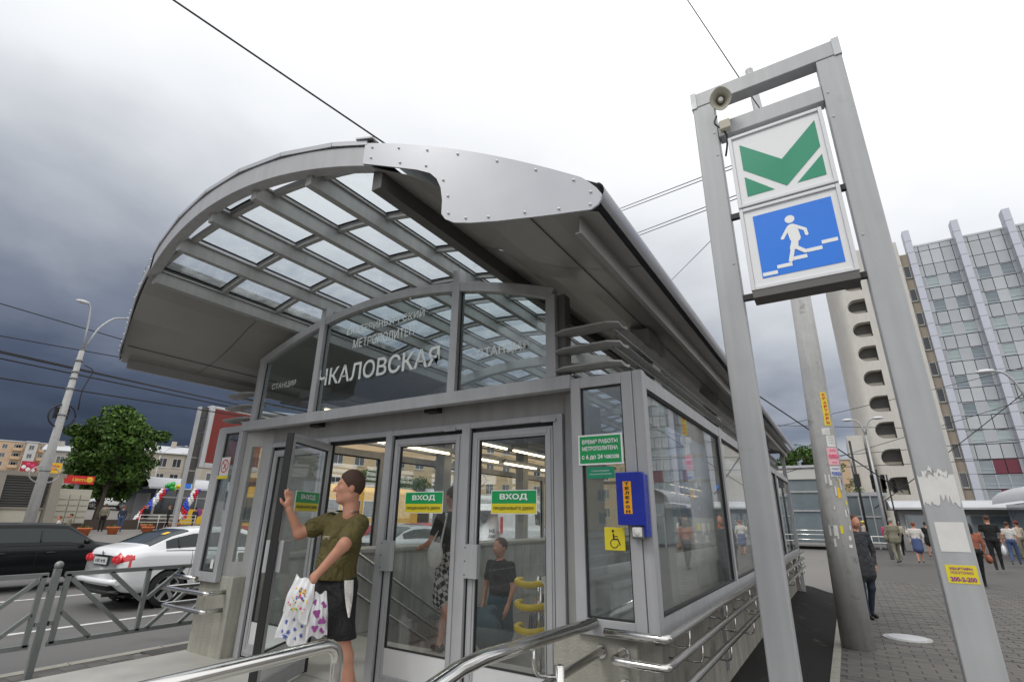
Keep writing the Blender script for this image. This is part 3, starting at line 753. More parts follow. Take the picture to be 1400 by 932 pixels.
# door frames
df = P().mat('frame_paint')
mull = [(-5.60, -5.52), (-4.60, -4.53), (-3.685, -3.60), (-2.755, -2.67), (-1.85, -1.77)]
for a, c in mull: df.box(a, c, YD-.05, YD+.05, .26, 2.435)
for (a, c), (d, e) in zip(mull, mull[1:]): df.box(c, d, YD-.045, YD+.045, 2.385, 2.435)
df.build('door_frame', parent=ME, bevel=.004)
dg = P().mat('black')
for (a, c), (d, e) in zip(mull, mull[1:]): dg.box(c, d, YD+.0, YD+.04, 2.35, 2.384); dg.box(c, c+.018, YD-.02, YD+.03, .27, 2.384); dg.box(d-.018, d, YD-.02, YD+.03, .27, 2.384)
dg.build('door_seal', parent=ME)
def leaf(x0, x1, sign, handle_side=-1, real=True, name='door'):
    """door leaf in local coords: hinge frame origin at (x0, 0)"""
    d = MB().mat('frame_paint'); w = x1-x0
    frame(d, x0, x1, .285, 2.35, -.022, .022, .07, .07, .09); frame(d, x0+.018, x1-.018, .31, 2.33, -.030, -.0225, .035, .035, .04)
    d.box(x0+.07, x1-.07, -.02, .02, .375, .40)
    return d
def add_leaf(x0, x1, label, sign=None, handle=None, M4=None, nm='door', edge=False):
    t = thing(nm, '', '', (0, 0, 0), local=True); del t['label']; del t['category']; t.parent = ME
    t.location = Vector((M4[0], M4[1], 0))-ORG[ME.name]; t.rotation_euler = (0, 0, M4[2])
    o = leaf(x0, x1, sign).build('door_leaf', parent=t, bevel=.003)
    o = MB().mat('door_glass').box(x0+.07, x1-.07, -.004, .004, .60, 2.28).build('door_pane', parent=t)
    o = MB().mat('white_panel').box(x0+.07, x1-.07, -.008, .008, .40, .60).build('kick_panel', parent=t)
    g = MB().mat('rubber'); frame(g, x0+.069, x1-.069, .599, 2.281, -.012, .012, .010); g.build('door_gasket', parent=t)
    if edge: MB().mat('black').box(x0-.012 if edge < 0 else x1, x0 if edge < 0 else x1+.012, -.032, .032, .285, 2.35).build('edge_strip', parent=t)
    if handle is not None:
        h = MB().mat('grey_paint').box(handle, handle+.135, -.075, -.03, 1.195, 1.445); h.mat('black')
        for z in (1.22, 1.32, 1.42): h.box(handle+.012, handle+.022, -.078, -.075, z-.005, z+.005)
        h.build('handle_box', parent=t, bevel=.008)
    return t
zv = 1.77
def door_sign(t, cx, w, h, txt1, y=-.034, flip=False):
    f = -1 if flip else 1; fx = (f, 0, 0)
    s = MB().mat('white_ink').box(cx-w/2-.006, cx+w/2+.006, y, y+.003, zv-h/2-.006, zv+h/2+.006); y1 = y-.002 if f > 0 else y+.003
    s.mat('sticker_green').box(cx-w/2, cx+w/2, y1, y1+.002, zv-.012, zv+h/2); s.mat('sticker_yellow').box(cx-w/2, cx+w/2, y1, y1+.002, zv-h/2, zv-.012)
    so_ = s.build('door_sign', parent=t); ORG[so_.name] = Vector((0, 0, 0)); yt = y1-.001 if f > 0 else y1+.003
    text(txt1, 'white_ink', (cx, yt, zv+h*.22), fx, FZ, w*.62, h*.30, parent=t, bold=.03, ext=0.001)
    text('ПРИДЕРЖИВАЙТЕ ДВЕРИ!', 'black_ink', (cx, yt, zv-h*.28), fx, FZ, w*.90, h*.20, parent=t, bold=.02, ext=0.001)
t = add_leaf(-3.582, -2.773, '', M4=(0, YD, 0), handle=-3.60); door_sign(t, -3.16, .43, .17, 'ВХОД')
t = add_leaf(-2.652, -1.868, '', M4=(0, YD, 0), handle=-2.665); door_sign(t, -2.22, .415, .17, 'ВХОД')
t = add_leaf(-5.502, -4.618, '', M4=(0, YD, 0), handle=None)
# the leaf swung open towards the street, hinged at its left mullion
t = add_leaf(.0, .84, '', M4=(-4.51, YD-.03, R(-63)), handle=.70, edge=1); door_sign(t, .42, .46, .17, 'ВЫХОД', y=.031, flip=True)
MB().mat('grey_paint').box(.69, .825, .03, .075, 1.195, 1.445).build('handle_box', parent=t, bevel=.008)
for x in (-3.2, -2.2):
    P().mat('grey_paint').box(x+.25, x+.38, YD-.066, YD-.05, 2.375, 2.40).build('door_closer', parent=ME)
# interior
b = P().mat('floor_stone'); b.box(-5.62, -1.75, YD-.02, 4.95, .1, .27); b.build('landing', parent=ME)
for i in range(22):
    P().mat('floor_stone').box(-5.5, -2.0, 4.95+i*.3, 4.95+(i+1)*.3+.02, .27-(i+1)*.16-.3, .27-(i+1)*.16).build('stair_step', parent=ME)
for x0, x1, xi in ((-5.98, -5.50, -5.50), (-2.0, -1.48, -2.0)):
    b = P().mat('granite'); b.box(x0, x1, 3.66, YB-.2, -3.4, 1.19); b.build('stair_wall', parent=ME)
    b = P().mat('floor_stone'); b.box(x0-.02, x1+.03, 3.66, YB-.2, 1.19, 1.235); b.build('wall_coping', parent=ME)
    sg = 1 if xi == -5.5 else -1
    for k in range(9):
        for r0 in range(3):
            b = P().mat('granite'); z0 = -1.55+r0*.9; b.box(xi, xi+sg*.012, 3.7+k*1.1, 3.7+(k+1)*1.1-.008, z0, z0+.892)
            b.build('stone_panel', parent=ME)
    for h in (.93, .70, .48):
        p0 = (xi+sg*.10, 4.9, .27+h); p1 = (xi+sg*.10, 10.5, .27+h-5.6*.53)
        b = P().mat('steel'); b.tube([(p0[0], 4.4, p0[2]), p0, p1], .021, 8)
        for y in (5.4, 6.6, 7.8, 9.0):
            z = .27+h-(y-4.9)*.53; b.tube(fillet([(xi, y, z-.09), (xi+sg*.1, y, z-.09), (xi+sg*.1, y, z)], .06, 3), .008, 6)
        b.build('stair_rail', parent=ME)
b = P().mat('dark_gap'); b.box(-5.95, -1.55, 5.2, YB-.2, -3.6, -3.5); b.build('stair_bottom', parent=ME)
# strip lamps along the left eave
for y0 in (4.0, 5.5, 7.0, 8.5, 10.0, 11.5):
    for z, x in ((2.66, -5.55), (2.90, -5.35)):
        b = P().mat('grey_panel'); b.box(x-.06, x+.06, y0, y0+1.4, z+.02, z+.07); o = b.build('strip_lamp', parent=ME); ORG[o.name] = ORG[ME.name]
        MB().mat('lamp_lit').box(x-.02, x+.02, y0+.08, y0+1.32, z-.01, z+.015).build('lamp_tube', parent=o)
b = P().mat('dark_panel'); b.box(XC-2.3, XC-1.62, 3.9, YB-.2, 3.02, 3.05); b.build('side_ceiling', parent=ME)
b = P().mat('dark_panel'); b.box(XC+1.62, XC+2.3, 4.9, YB-.2, 3.02, 3.05); b.build('side_ceiling', parent=ME)

# ---- signs on the booth, phone box
def board(name, label, cat, x0, x1, z0, z1, y, mats, group=None):
    t = thing(name, label, cat, ((x0+x1)/2, y, z0), group)
    b = MB().mat(mats[0]).box(x0, x1, y, y+.006, z0, z1)
    if len(mats) > 1: b.mat(mats[1]).box(x0+.012, x1-.012, y-.002, y+.001, z0+.012, z1-.012)
    b.build('panel', parent=t); return t
t = board('opening_hours_sign', 'green sign with white opening hours lettering on the booth glass above the phone', 'sign', -1.545, -1.215, 2.005, 2.215, 3.352, ('white_ink', 'sticker_green'))
for s, z, w, h in (('ВРЕМЯ РАБОТЫ', 2.165, .265, .030), ('МЕТРОПОЛИТЕНА', 2.118, .265, .030), ('с 6 до 24 часов', 2.058, .275, .038)):
    text(s, 'white_ink', (-1.38, 3.3495, z), FX, FZ, w, h, parent=t, bold=.03)
t = board('notice', 'small dull green notice with two lines of print under the opening hours sign', 'notice', -1.485, -1.285, 1.915, 1.99, 3.353, ('sticker_green',))
t.children[0].data.materials[0] = MATS['sign_green']
text('станция находится', 'white_ink', (-1.385, 3.3515, 1.963), FX, FZ, .13, .011, parent=t); text('под видеонаблюдением', 'white_ink', (-1.385, 3.3515, 1.943), FX, FZ, .16, .011, parent=t)
t = thing('telephone_box', 'blue wall telephone box with orange vertical label on the corner of the booth', 'telephone box', (-1.16, 3.28, 1.60))
MB().mat('phone_blue').box(-1.253, -1.075, 3.285, 3.345, 1.615, 1.945).build('casing', parent=t, bevel=.006)
MB().mat('phone_blue').box(-1.08, -1.066, 3.285, 3.40, 1.55, 1.93).build('side_shield', parent=t)
b = MB().mat('phone_orange').box(-1.205, -1.150, 3.282, 3.285, 1.685, 1.885); b.build('label_plate', parent=t)
for i, ch in enumerate('ТЕЛЕФОН'): text(ch, 'black_ink', (-1.1775, 3.2805, 1.870-i*.0285), FX, FZ, .026, .019, parent=t, bold=.05)
t = thing('camera_unit', 'small cream rounded push button unit below the blue phone box', 'intercom', (-1.13, 3.30, 1.54))
MB().mat('joint_grey').box(-1.172, -1.088, 3.30, 3.35, 1.535, 1.612).build('back_box', parent=t, bevel=.01)
MB().mat('cream_cloth').mat('paper').box(-1.162, -1.098, 3.285, 3.302, 1.547, 1.605).build('cover', parent=t, bevel=.012)
b = MB().mat('paper'); b.ball((-1.13, 3.285, 1.576), .022, 6, sy=.4); b.build('button', parent=t)
t = thing('wheelchair_sign', 'yellow square wheelchair symbol sign with button on the booth glass', 'sign', (-1.305, 3.35, 1.46))
MB().mat('sticker_yellow').box(-1.375, -1.235, 3.350, 3.356, 1.46, 1.60).build('panel', parent=t, bevel=.004)
w = MB().mat('black_ink')
def ring(mb_, c, r, th, y, a0, a1, n=20):
    G_ = [[(c[0]+rr*math.cos(a0+(a1-a0)*i/n), y, c[1]+rr*math.sin(a0+(a1-a0)*i/n)) for i in range(n+1)] for rr in (r-th/2, r+th/2)]; mb_.grid(G_, False)
ring(w, (-1.308, 1.502), .026, .006, 3.3485, R(100), R(350))
def seg(mb_, a, c, wd, y):
    a = Vector((a[0], a[1])); c = Vector((c[0], c[1])); d = (c-a).normalized(); p = Vector((-d.y, d.x))*wd/2
    mb_.add([(q.x, y, q.y) for q in (a-p, c-p, c+p, a+p)], [(0, 1, 2, 3)])
def disc(mb_, c, r, y, n=14): mb_.add([(c[0]+r*math.cos(2*math.pi*i/n), y, c[1]+r*math.sin(2*math.pi*i/n)) for i in range(n)], [tuple(range(n))])
seg(w, (-1.312, 1.562), (-1.310, 1.528), .010, 3.3485); seg(w, (-1.314, 1.545), (-1.282, 1.545), .006, 3.3485); seg(w, (-1.312, 1.528), (-1.280, 1.528), .009, 3.3485); seg(w, (-1.282, 1.528), (-1.268, 1.492), .008, 3.3485)
disc(w, (-1.314, 1.578), .009, 3.3485); w.build('wheelchair_symbol', parent=t)
t = thing('no_smoking_sign', 'white no smoking sign with red ring on the left booth glass', 'sign', (-6.07, 3.35, 2.06))
b = MB().mat('paper').box(-6.165, -5.985, 3.352, 3.356, 2.07, 2.28); b.mat('sticker_yellow').box(-6.20, -5.98, 3.3525, 3.356, 2.035, 2.07); b.build('panel', parent=t)
w = MB().mat('red_ink'); ring(w, (-6.075, 2.18), .070, .014, 3.350, 0, 2*math.pi, 28); seg(w, (-6.122, 2.23), (-6.028, 2.13), .013, 3.350)
w.mat('black_ink'); seg(w, (-6.10, 2.145), (-6.05, 2.20), .014, 3.3508); seg(w, (-6.055, 2.21), (-6.04, 2.24), .005, 3.3508); w.build('no_smoking_symbol', parent=t)
b = MB().mat('paper').box(-5.98, -5.93, 3.352, 3.354, 1.09, 1.18); tag(b.build('notice'), 'tiny grey notice in the bottom corner of the left booth glass', 'notice')

# ---- stainless rails
def rail(name, label, paths, r=.021, extras=None, group=None):
    t = thing(name, label, 'handrail', paths[0][0], group)
    for p in paths: MB().mat('steel').tube(fillet(p, .05, 6), r, 16).build('rail', parent=t)
    return t
xr = -.985
t = rail('wall_handrail', 'triple stainless handrail along the concrete plinth under the right side glass', [
    [(-1.36, 3.25, 1.005), (xr, 3.25, 1.005), (xr, 14.2, 1.005)],
    [(-1.30, 3.40, .87), (-1.30, 3.20, .87), (xr, 3.20, .87), (xr, 14.2, .87)],
    [(-1.30, 3.40, .70), (-1.30, 3.20, .70), (xr, 3.20, .70), (xr, 14.2, .70)]], .0235)
for z in (1.005, .87, .70):
    for i in range(9):
        y = 3.75+i*1.25+(.3 if z == .87 else 0)
        MB().mat('steel').tube(fillet([(-1.22, y, z-.13), (xr, y, z-.13), (xr, y, z-.02)], .09, 5), .007, 8).build('bracket', parent=t)
for z in (.87, .70):
    MB().mat('steel').tube([(-1.30, 3.385, z), (-1.30, 3.40, z)], .038, 16).build('flange', parent=t)
b = MB().mat('galvanised'); b.box(-1.225, -1.19, 5.9, 5.96, .30, .9); b.build('cable_cover', parent=t)
xl = -6.55
t = rail('wall_handrail', 'three short stainless handrail bends on the pier under the no smoking sign', [
    [(-5.95, 3.22, 1.0), (-6.42, 3.22, 1.0)],
    [(-5.72, 3.42, .87), (-5.72, 3.22, .87), (xl, 3.22, .87), (xl, 4.6, .87)],
    [(-5.72, 3.42, .70), (-5.72, 3.22, .70), (xl, 3.22, .70), (xl, 4.6, .70)]], .0225)
# ramp rails in front of the doors
t = thing('ramp_handrail', 'stainless handrail nearest the camera, its end bent down before the man', 'handrail', (-2.45, 2.12, .26))
zr = 1.0
MB().mat('steel').tube(fillet([(-2.45, -.6, .985), (-2.45, 2.16, zr), (-2.45, 2.16, .0)], .11, 10), .033, 20).build('rail', parent=t)
MB().mat('steel').tube(fillet([(-2.45, 1.0, .72), (-2.45, 2.1, .73)], .06, 4), .022, 12).build('lower_rail', parent=t)
t = thing('ramp_handrail', 'thick stainless handrail running up to the corner of the right booth', 'handrail', (-1.45, 2.6, .0))
MB().mat('steel').tube([(-1.455, -.5, .62), (-1.455, 1.93, 1.060), (-1.45, 2.08, 1.072), (-1.465, 3.335, 1.03)], .033, 20).build('rail', parent=t)
MB().mat('steel').tube([(-1.45, .4, .50), (-1.45, 2.2, .83), (-1.45, 3.395, .865)], .023, 14).build('lower_rail', parent=t)
MB().mat('steel').tube([(-1.45, 3.385, .865), (-1.45, 3.40, .865)], .038, 16).build('flange', parent=t)
b = MB().mat('steel').tube([(-1.40, 2.72, -.0), (-1.40, 2.72, .925)], .027, 16); b.ball((-1.40, 2.72, .925), .027, 6, sz=.35); b.build('post', parent=t)
MB().mat('steel').tube(fillet([(-1.46, 2.55, 1.04), (-1.46, 2.56, .90), (-1.41, 2.71, .88)], .08, 6), .009, 8).build('bracket', parent=t)
# yellow ringed post seen through the door glass
t = thing('ringed_post', 'stainless post with three bright yellow curved grips behind the right door', 'barrier post', (-2.72, 4.87, .27))
MB().mat('steel').tube([(-2.72, 4.87, .27), (-2.72, 4.87, 1.10)], .026, 12).build('post', parent=t)
MB().mat('steel').tube([(-2.72, 4.87, .27), (-2.72, 4.87, .285)], .06, 16).build('foot', parent=t)
for z in (1.05, .85, .645):
    pts = [(-2.75+.165*math.cos(a), 4.80+.14*math.sin(a)*-1, z+.01*math.cos(2*a)) for a in [R(-20+220*i/16) for i in range(17)]]
    MB().mat('yellow_plastic').tube(pts, .030, 10).build('grip', parent=t)
    MB().mat('steel').tube(fillet([(-2.72, 4.87, z-.06), (-2.83, 4.80, z-.06), (-2.86, 4.75, z)], .04, 4), .009, 8).build('arm', parent=t)

# ================================================================ METRO PYLON
YP = 4.0; YK = YP
t = thing('metro_pylon', 'tall grey twin post frame carrying the green metro M and the blue underpass sign', 'sign pylon', (0, YP, 0))
pw = .182; pd = .12
for x0 in (-.584, .402):
    b = MB().mat('grey_paint').box(x0, x0+pw, YP, YP+pd, 0, 5.235)
    b.build('post', parent=t, bevel=.008)
b = MB().mat('grey_paint').box(-.565, .555, YP-.004, YP+pd+.004, 5.237, 5.388); b.build('top_beam', parent=t, bevel=.006)
b = MB().mat('grey_paint').box(-.400, .400, YP+.003, YP+pd-.003, 4.84, 4.99); b.build('cross_beam', parent=t, bevel=.006)
for x0, x1 in ((-.592, -.545), (.535, .588)): MB().mat('galvanised').box(x0, x1, YP-.010, YP+pd+.01, 5.225, 5.400).build('end_cap', parent=t)
# torn paper and grime on the right post
b = MB().mat('paper')
rp = random.Random(3)
def torn(mb_, x0, x1, z0, z1, y, n=22):
    top_ = [(x0+(x1-x0)*i/n, z1-abs(rp.gauss(0, .012))) for i in range(n+1)]; bot = [(x1-(x1-x0)*i/n, z0+abs(rp.gauss(0, .035))) for i in range(n+1)]
    pts = [(x, y, z) for x, z in top_+bot]; mb_.prism(pts, (0, -.0012, 0))
torn(b, .405, .58, 1.74, 1.93, YP-.0015); torn(b, .43, .55, 1.90, 1.965, YP-.003, 12)
b.build('torn_poster', parent=t)
def sbox(z0, z1, nm):
    x0, x1 = -.330, .362
    b = MB().mat('light_box'); frame(b, x0, x1, z0, z1, YP-.075, YP+.10, .028); b.box(x0+.028, x1-.028, YP+.06, YP+.09, z0+.028, z1-.028)
    o = b.build(nm, parent=t, bevel=.004); ORG[o.name] = ORG[t.name]
    MB().mat('sign_white').box(x0+.029, x1-.029, YP-.06, YP-.05, z0+.029, z1-.029).build('face', parent=o)
    return o
bx1 = sbox(4.035, 4.735, 'sign_box'); bx2 = sbox(3.305, 4.020, 'sign_box')
b = MB().mat('dark_panel').box(-.325, .357, YP-.07, YP+.10, 3.245, 3.303); b.build('box_base', parent=t)
b = MB().mat('black')
for z in (3.27, 4.0):
    b.box(-.402, -.33, YP+.0, YP+.04, z, z+.045); b.box(.362, .402, YP+.0, YP+.04, z, z+.045)
b.build('bracket', parent=t)
def U(px, py): return (-.330+.692*px, 4.035+.70*py)
y = YP-.0615
g = MB().mat('sign_green')
def poly(mb_, pts, y, ext=-.0012): mb_.prism([(x, y, z) for x, z in pts], (0, ext, 0))
poly(g, [U(.115, .86), U(.115, .50), U(.525, .13), U(.91, .50), U(.91, .86), U(.525, .49)], y)
poly(g, [U(.115, .40), U(.115, .13), U(.40, .13)], y); poly(g, [U(.91, .40), U(.91, .13), U(.63, .13)], y)
g.build('metro_emblem', parent=t)
def V(px, py): return (-.330+.692*px, 3.305+.715*py)
g = MB().mat('sign_blue'); poly(g, [V(.13, .12), V(.90, .12), V(.90, .88), V(.13, .88)], y)
g.mat('white_ink')
def tk(a, c, w_): 
    a = Vector(V(*a)); c = Vector(V(*c)); d = (c-a).normalized(); p = Vector((-d.y, d.x))*w_/2
    tk.k += 1; poly(g, [tuple(q) for q in (a-p, c-p, c+p, a+p)], y-.0014-.0003*tk.k); 
    for e_ in (a, c): poly(g, [(e_.x+w_/2*math.cos(2*math.pi*i/10), e_.y+w_/2*math.sin(2*math.pi*i/10)) for i in range(10)], y-.0015-.0003*tk.k-(.0001 if e_ is a else .00005), -.0011)
tk.k = 0
for i in range(5):
    x0 = .138+.149*i; z0 = .140+.056*i; poly(g, [V(x0, z0), V(x0+.146, z0), V(x0+.146, z0+.040), V(x0, z0+.040)], y-.0014)
hc = V(.485, .735); poly(g, [(hc[0]+.033*math.cos(2*math.pi*i/18), hc[1]+.033*math.sin(2*math.pi*i/18)) for i in range(18)], y-.0014)
tk((.49, .625), (.505, .50), .072); tk((.455, .635), (.385, .53), .024); tk((.53, .635), (.61, .575), .024); tk((.61, .575), (.617, .515), .022)
tk((.495, .48), (.465, .39), .040); tk((.465, .39), (.425, .255), .028); tk((.505, .48), (.49, .40), .038); tk((.49, .40), (.575, .325), .028)
g.build('underpass_pictogram', parent=t)
for x_ in (-.493, .493):
    for z_ in (4.66, 3.6, 4.9):
        b = MB().mat('galvanised').tube([(x_+.06*(1 if x_ < 0 else -1), YP-.006, z_), (x_+.06*(1 if x_ < 0 else -1), YP+.002, z_)], .008, 10); b.build('bolt', parent=t)
# stickers on the right post
s = MB().mat('paper').box(.432, .565, YP-.002, YP, 1.50, 1.66); s.build('faded_notice', parent=t)
s = MB().mat('sticker_yellow').box(.432, .570, YP-.002, YP, 1.335, 1.43); s.build('advert_sticker', parent=t)
text('КВАРТИРЫ', 'purple_ink', (.501, YP-.0025, 1.412), FX, FZ, .10, .014, parent=t, bold=.03); text('ПОСУТОЧНО', 'purple_ink', (.501, YP-.0025, 1.391), FX, FZ, .10, .014, parent=t, bold=.02)
text('200-2-200', 'purple_ink', (.501, YP-.0025, 1.357), FX, FZ, .115, .024, parent=t, bold=.04)
# loudspeaker
t = thing('loudspeaker', 'cream horn loudspeaker clamped near the top of the left pylon post', 'loudspeaker', (-.34, 3.95, 4.95))
c0 = Vector((-.33, 3.86, 5.10)); ax = Vector((.12, -1, -.55)).normalized(); b = MB().mat('kiosk_beige')
hx = ax.cross(Vector((0, 0, 1))).normalized(); hy = hx.cross(ax)
prof_ = [(d*.8+.02, q*.74) for d, q in [(.0, .035), (.05, .04), (.10, .055), (.15, .085), (.175, .108), (.18, .114), (.176, .106), (.15, .078), (.10, .048), (.06, .034)]]
b.grid([[c0+ax*(d-.12)+(hx*math.cos(q)*1.0+hy*math.sin(q)*1.12)*rr_*(1+.06*math.cos(2*q)**2) for q in [2*math.pi*i/32 for i in range(33)]] for d, rr_ in prof_], True); b.build('horn', parent=t)
b = MB().mat('kiosk_beige'); b.tube([c0-ax*.18, c0-ax*.10], .045, 20); b.build('horn_driver', parent=t)
b = MB().mat('kiosk_beige'); b.tube([c0-ax*.06, c0+ax*.02], .03, 16, True, [.036, .02]); b.mat('white_ink').tube([c0+ax*.02, c0+ax*.025], .018, 16); b.build('horn_cone', parent=t)
MB().mat('kiosk_beige').box(-.375, -.29, 3.90, 3.96, 4.83, 4.92).build('junction_box', parent=t, bevel=.006)
MB().mat('black').tube(fillet([(-.39, 3.95, 5.02), (-.42, 3.92, 4.93), (-.36, 3.93, 4.85), (-.33, 3.96, 4.80), (-.345, 3.98, 4.70), (-.37, 4.0, 4.62)], .04, 4), .008, 8).build('cable', parent=t)
# ================================================================ CONCRETE POLE
t = thing('concrete_pole', 'stout grey concrete pole covered in torn adverts behind the pylon', 'pole', (-.16, 9.4, 0))
b = MB().mat('pole_concrete'); n = 36
b.tube([(-.16, 9.4, -.05), (-.14, 9.4, 1.8), (-.08, 9.4, 4), (-.045, 9.4, 5.62)], .19, n, True, [.205, .185, .165, .152]); b.build('shaft', parent=t)
b = MB().mat('galvanised').tube([(-.045, 9.4, 5.6), (-.045, 9.4, 5.9), (-.19, 9.4, 10.5)], .1, 20, True, [.125, .12, .075]); b.ball((-.19, 9.4, 10.5), .078, 6, sz=.5); b.build('upper_shaft', parent=t)
def wrap(name, matn, a0, a1, z0, z1, off=.004, parent=t, cx=None):
    b = MB().mat(matn); G = []
    for z in (z0, (z0+z1)/2, z1):
        cxx = np.interp(z, [0, 1.8, 4, 5.62], [-.16, -.14, -.08, -.045]); rr = np.interp(z, [0, 1.8, 4, 5.62], [.205, .185, .165, .152])+off
        G.append([(cxx+rr*math.sin(a), 9.4-rr*math.cos(a), z) for a in [R(a0+(a1-a0)*i/8) for i in range(9)]])
    b.grid(G, True); o = b.build(name, parent=parent); return o
def pole_text(s, matn, a, z, w, h, bold=.03, off=.008):
    cxx = np.interp(z, [0, 1.8, 4, 5.62], [-.16, -.14, -.08, -.045]); rr = np.interp(z, [0, 1.8, 4, 5.62], [.205, .185, .165, .152])+off
    a = R(a); text(s, matn, (cxx+rr*math.sin(a), 9.4-rr*math.cos(a), z), (math.cos(a), math.sin(a), 0), FZ, w, h, parent=t, bold=bold)
wrap('advert_strip', 'sticker_yellow', 18, 52, 3.07, 3.60)
for i, ch in enumerate('КВАРТИРЫ'): pole_text(ch, 'red_ink', 35, 3.56-i*.063, .05, .045, .05)
wrap('flyer', 'paper', 0, 38, 2.93, 3.03); wrap('flyer', 'paper', 14, 58, 2.74, 2.92, .005)
for z in (2.90, 2.87, 2.84, 2.80, 2.99, 2.96): pole_text('сдам квартиру рядом', 'black_ink', 26 if z > 2.95 else 36, z, .085, .011, 0)
wrap('flyer', 'pink_paper', 8, 60, 2.47, 2.73, .006)
pole_text('ВОЛОСЫ', 'pink_ink', 34, 2.60, .15, .062, .05, .012); pole_text('ДОРОГО', 'pink_ink', 34, 2.69, .11, .026, .05, .012); pole_text('куплю', 'pink_ink', 34, 2.51, .08, .025, .03, .012)
wrap('flyer', 'paper', 10, 60, 2.30, 2.455, .005); pole_text('ВОЛОСЫ', 'blue_ink', 35, 2.345, .15, .055, .05, .01); pole_text('покупаем', 'blue_ink', 35, 2.415, .12, .022, .03, .01)
rq = random.Random(5)
for i in range(26):
    a = rq.uniform(-35, 62); z = rq.uniform(1.25, 2.25); w_ = rq.uniform(5, 17); h_ = rq.uniform(.04, .16)
    o = wrap('torn_scrap', 'paper' if i % 3 else 'pole_concrete', a, a+w_, z, z+h_, .003+i*.0003)
    if i < 4: o.data.materials[0] = MATS['banner_yellow'] if i < 2 else MATS['sticker_yellow']

# ================================================================ ZIGZAG FENCE
def fence_post(y):
    x = -7.45
    p = MB().mat('fence_paint').box(x-.03, x+.03, y-.03, y+.03, 0, 1.06); p.ball((x, y, 1.095), .042, 8)
    return p
t = thing('zigzag_fence', 'grey steel pedestrian fence with slanted zigzag bars between pavement and road', 'fence', (-7.45, 2.5, 0))
for y in (-1.2, .65, 2.5, 4.36): fence_post(y).build('post', parent=t)
for y0 in (-1.12, .73, 2.58):
    y1 = y0+1.70; x = -7.45; zt, zb = 1.0, .32; b = MB().mat('fence_paint')
    def q(s, h): return (x, y0+(y1-y0)*s, zb+(zt-zb)*h)
    def br(a, c, w=.045): b.beam(q(*a), q(*c), w, .042, (1, 0, 0))
    br((0, 1), (1, 1)); br((.0, 0), (1.0, 0)); br((.02, 1), (.02, 0)); br((.98, 1), (.98, 0)); br((.5, 1), (.5, 0))
    br((.04, .93), (.44, .02), .038); br((.03, .45), (.22, .02), .038); br((.26, .98), (.48, .5), .038)
    br((.96, .93), (.56, .02), .038); br((.97, .45), (.78, .02), .038); br((.74, .98), (.52, .5), .038)
    b.beam((x, y0-.09, .86), (x, y0, .86), .04, .04); b.beam((x, y0-.09, .52), (x, y0, .52), .04, .04)
    b.beam((x, y1, .86), (x, y1+.12, .86), .04, .04); b.beam((x, y1, .52), (x, y1+.12, .52), .04, .04)
    b.build('panel', parent=t)

